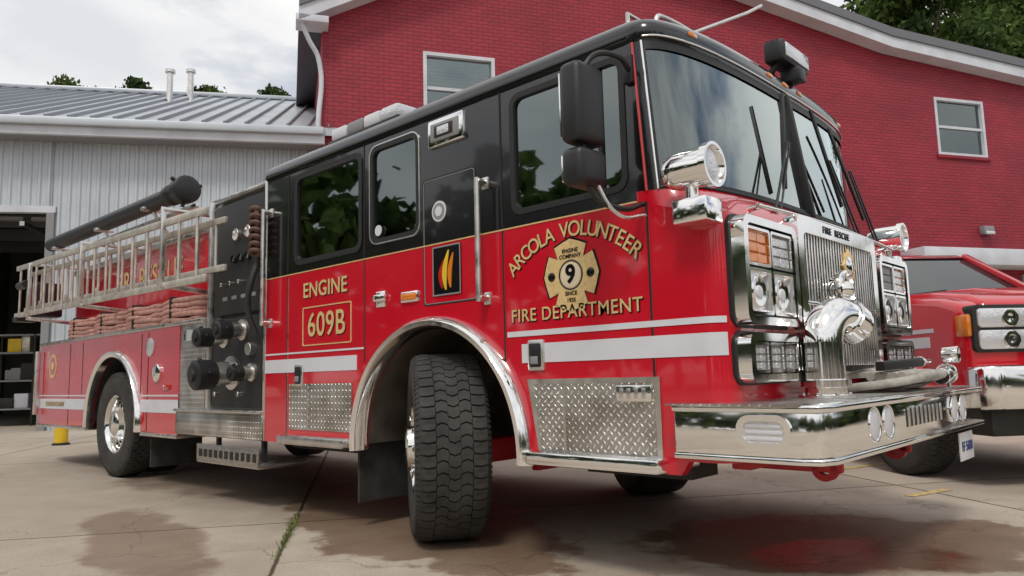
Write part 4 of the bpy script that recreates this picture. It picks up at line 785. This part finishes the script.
def leaves(clumps,n,size,seed):
    r=np.random.RandomState(seed); per=n//len(clumps); V=[];Fm=[]
    for (c,R,mi) in clumps:
        d=r.randn(per,3); d/=np.linalg.norm(d,axis=1)[:,None]; rad=r.rand(per)**.4; p=np.array(c)+d*rad[:,None]*np.array(R)*(1+.22*r.randn(per,1))
        t=r.randn(per,3); t/=np.linalg.norm(t,axis=1)[:,None]; u=np.cross(t,r.randn(per,3)); u/=np.linalg.norm(u,axis=1)[:,None]; s=size*r.uniform(.5,1.3,(per,1))
        V.append(np.stack([p-t*s-u*s*.35,p+t*s*.2-u*s*.6,p+t*s,p+t*s*.1+u*s*.6],1).reshape(-1,3)); Fm+=[mi if r.rand()<.75 else r.randint(0,4) for _ in range(per)]
    return np.concatenate(V),Fm
def leafmesh(name,V,Fm,par):
    n=len(V)//4; me=bpy.data.meshes.new(name); me.from_pydata(V.tolist(),[],np.arange(n*4).reshape(n,4).tolist())
    for q in LV: me.materials.append(q)
    me.polygons.foreach_set('material_index',Fm); o=bpy.data.objects.new(name,me); S.collection.objects.link(o); o.parent=par; return o
def tree(name,x,y,h,rw,n,seed,size=.28,conif=False,f0=.22,nc=60):
    r=random.Random(seed); E=empty(name,(x,y,0)); lathe('trunk',[(h*.018,0),(h*.013,h*.3),(h*.006,h*.7),(.02,h*.95)],(0,0,0),(0,0,1),BARK,E,12); C=[]
    for k in range(nc):
        f=r.uniform(f0,1.0)
        ww=rw*((1.05-f)*1.1 if conif else math.sin(math.pi*min(1,max(.12,(f-.10)/.95)))**.6); a=r.random()*math.tau; q=ww*r.uniform(.2,.95)
        c=(q*math.cos(a),q*math.sin(a),h*f*.94); R=rw*r.uniform(.16,.34); C.append((c,(R,R,R*.7),r.choice((0,1,1,2,3))))
        if k<10: tube(f'limb_{k}',[(0,0,c[2]*.7),(c[0]*.5,c[1]*.5,c[2]*.85),c],h*.003,BARK,E)
    leafmesh('crown',*leaves(C,n,size,seed),E)
for k,(x,y,h,w) in enumerate(((-11.8,33,21,4.2),(-8,38,25,5),(-5,43,27,5.5),(-1,49,30,6),(-5.5,34,21,4.5),(0,40,25,5.5))): tree('pine_tree' if k==0 else 'oak_tree',x,y,h,w,15000,k+11,.19,k==0,f0=.45)
for k,(x,y,h,w) in enumerate(((-40.5,3.5,17.0,2.2),(-38,7.5,17.2,2.4),(-36,10.0,17.6,2.0),(-34.5,13.2,17.8,2.2),(-33,16.0,17.9,1.8),(-43,-.5,17,2.4))): tree('maple_tree',x,y,h,w,9000,k+41,.13,f0=.6,nc=45)
def treeline(name,pts,n,size,seed,wid):
    r=random.Random(seed); E=empty(name); C=[]
    for (x,y,hmin,hmax) in pts:
        H=r.uniform(hmin,hmax)
        for k in range(10):
            C.append(((x+r.gauss(0,wid*.45),y+r.gauss(0,wid*.45),H*r.uniform(.12,.90)),(wid*r.uniform(.3,.55),)*2+(H*r.uniform(.07,.13),),r.choice((0,1,2,3))))
        lathe(f'trunk_{int(x)}_{int(y)}',[(.25,0),(.15,H*.4),(.05,H*.8)],(x,y,0),(0,0,1),BARK,E,8)
    leafmesh('foliage',*leaves(C,n,size,seed),E)
cx,cy=3.3,-4.1
treeline('background_trees',[(cx+R*math.cos(math.radians(a)),cy+R*math.sin(math.radians(a)),*( (10,17) if a<-60 else (5,10))) for a,R in [(a_,random.uniform(36,44)) for a_ in range(-175,75,5)]],26000,.9,5,6)
# ================================================================== WORLD / LIGHT
w=bpy.data.worlds.new('World'); S.world=w; w.use_nodes=True; N=w.node_tree.nodes; L=w.node_tree.links
bg=N['Background']; sky=N.new('ShaderNodeTexSky'); sky.sky_type='NISHITA'; sky.sun_disc=False
EL_,AZ=math.radians(55),math.radians(150)
sky.sun_elevation=EL_; sky.sun_rotation=AZ; sky.air_density=1; sky.dust_density=2
tc=N.new('ShaderNodeTexCoord'); mp=N.new('ShaderNodeMapping'); mp.inputs['Scale'].default_value=(1,1,2.6); L.new(tc.outputs['Generated'],mp.inputs[0])
n=N.new('ShaderNodeTexNoise'); n.inputs['Scale'].default_value=2.2; n.inputs['Detail'].default_value=8; n.inputs['Roughness'].default_value=.55; L.new(mp.outputs[0],n.inputs[0])
r=N.new('ShaderNodeValToRGB'); r.color_ramp.elements[0].position=.28; r.color_ramp.elements[1].position=.46; L.new(n.outputs[0],r.inputs[0])
r2=N.new('ShaderNodeValToRGB'); r2.color_ramp.elements[0].position=.36; r2.color_ramp.elements[1].position=.60; r2.color_ramp.elements[0].color=(6.4,6.6,6.9,1); r2.color_ramp.elements[1].color=(8.6,8.5,8.4,1)
n2=N.new('ShaderNodeTexNoise'); n2.inputs['Scale'].default_value=3.0; n2.inputs['Detail'].default_value=7; L.new(mp.outputs[0],n2.inputs[0]); L.new(n2.outputs[0],r2.inputs[0])
mx=N.new('ShaderNodeMix'); mx.data_type='RGBA'; L.new(r.outputs[0],mx.inputs[0]); L.new(sky.outputs[0],mx.inputs[6]); L.new(r2.outputs[0],mx.inputs[7])
L.new(mx.outputs[2],bg.inputs[0]); bg.inputs[1].default_value=.118
sd=bpy.data.lights.new('sun','SUN'); sd.energy=1.5; sd.angle=math.radians(12); sd.color=(1,.94,.86)
so=bpy.data.objects.new('sun',sd); S.collection.objects.link(so)
d=Vector((math.sin(AZ)*math.cos(EL_),math.cos(AZ)*math.cos(EL_),math.sin(EL_))); so.rotation_euler=d.to_track_quat('Z','Y').to_euler()
S.view_settings.view_transform='Standard'; S.view_settings.look='None'; S.view_settings.exposure=0
# ================================================================== CAMERA
ya,pi_,ro=2.3241,.1172,-.0255
fw=Vector((math.cos(ya)*math.cos(pi_),math.sin(ya)*math.cos(pi_),math.sin(pi_))); rr=Vector((math.sin(ya),-math.cos(ya),0)); up=rr.cross(fw)
r_=rr*math.cos(ro)+up*math.sin(ro); u_=-rr*math.sin(ro)+up*math.cos(ro)
cd=bpy.data.cameras.new('camera'); cd.lens=742.5/1024*36; cd.sensor_width=36; cd.clip_end=1500; cd.clip_start=.05
co=bpy.data.objects.new('camera',cd); S.collection.objects.link(co)
co.matrix_world=Matrix(((r_.x,u_.x,-fw.x,3.2602),(r_.y,u_.y,-fw.y,-4.0585),(r_.z,u_.z,-fw.z,.9415),(0,0,0,1)))
S.camera=co
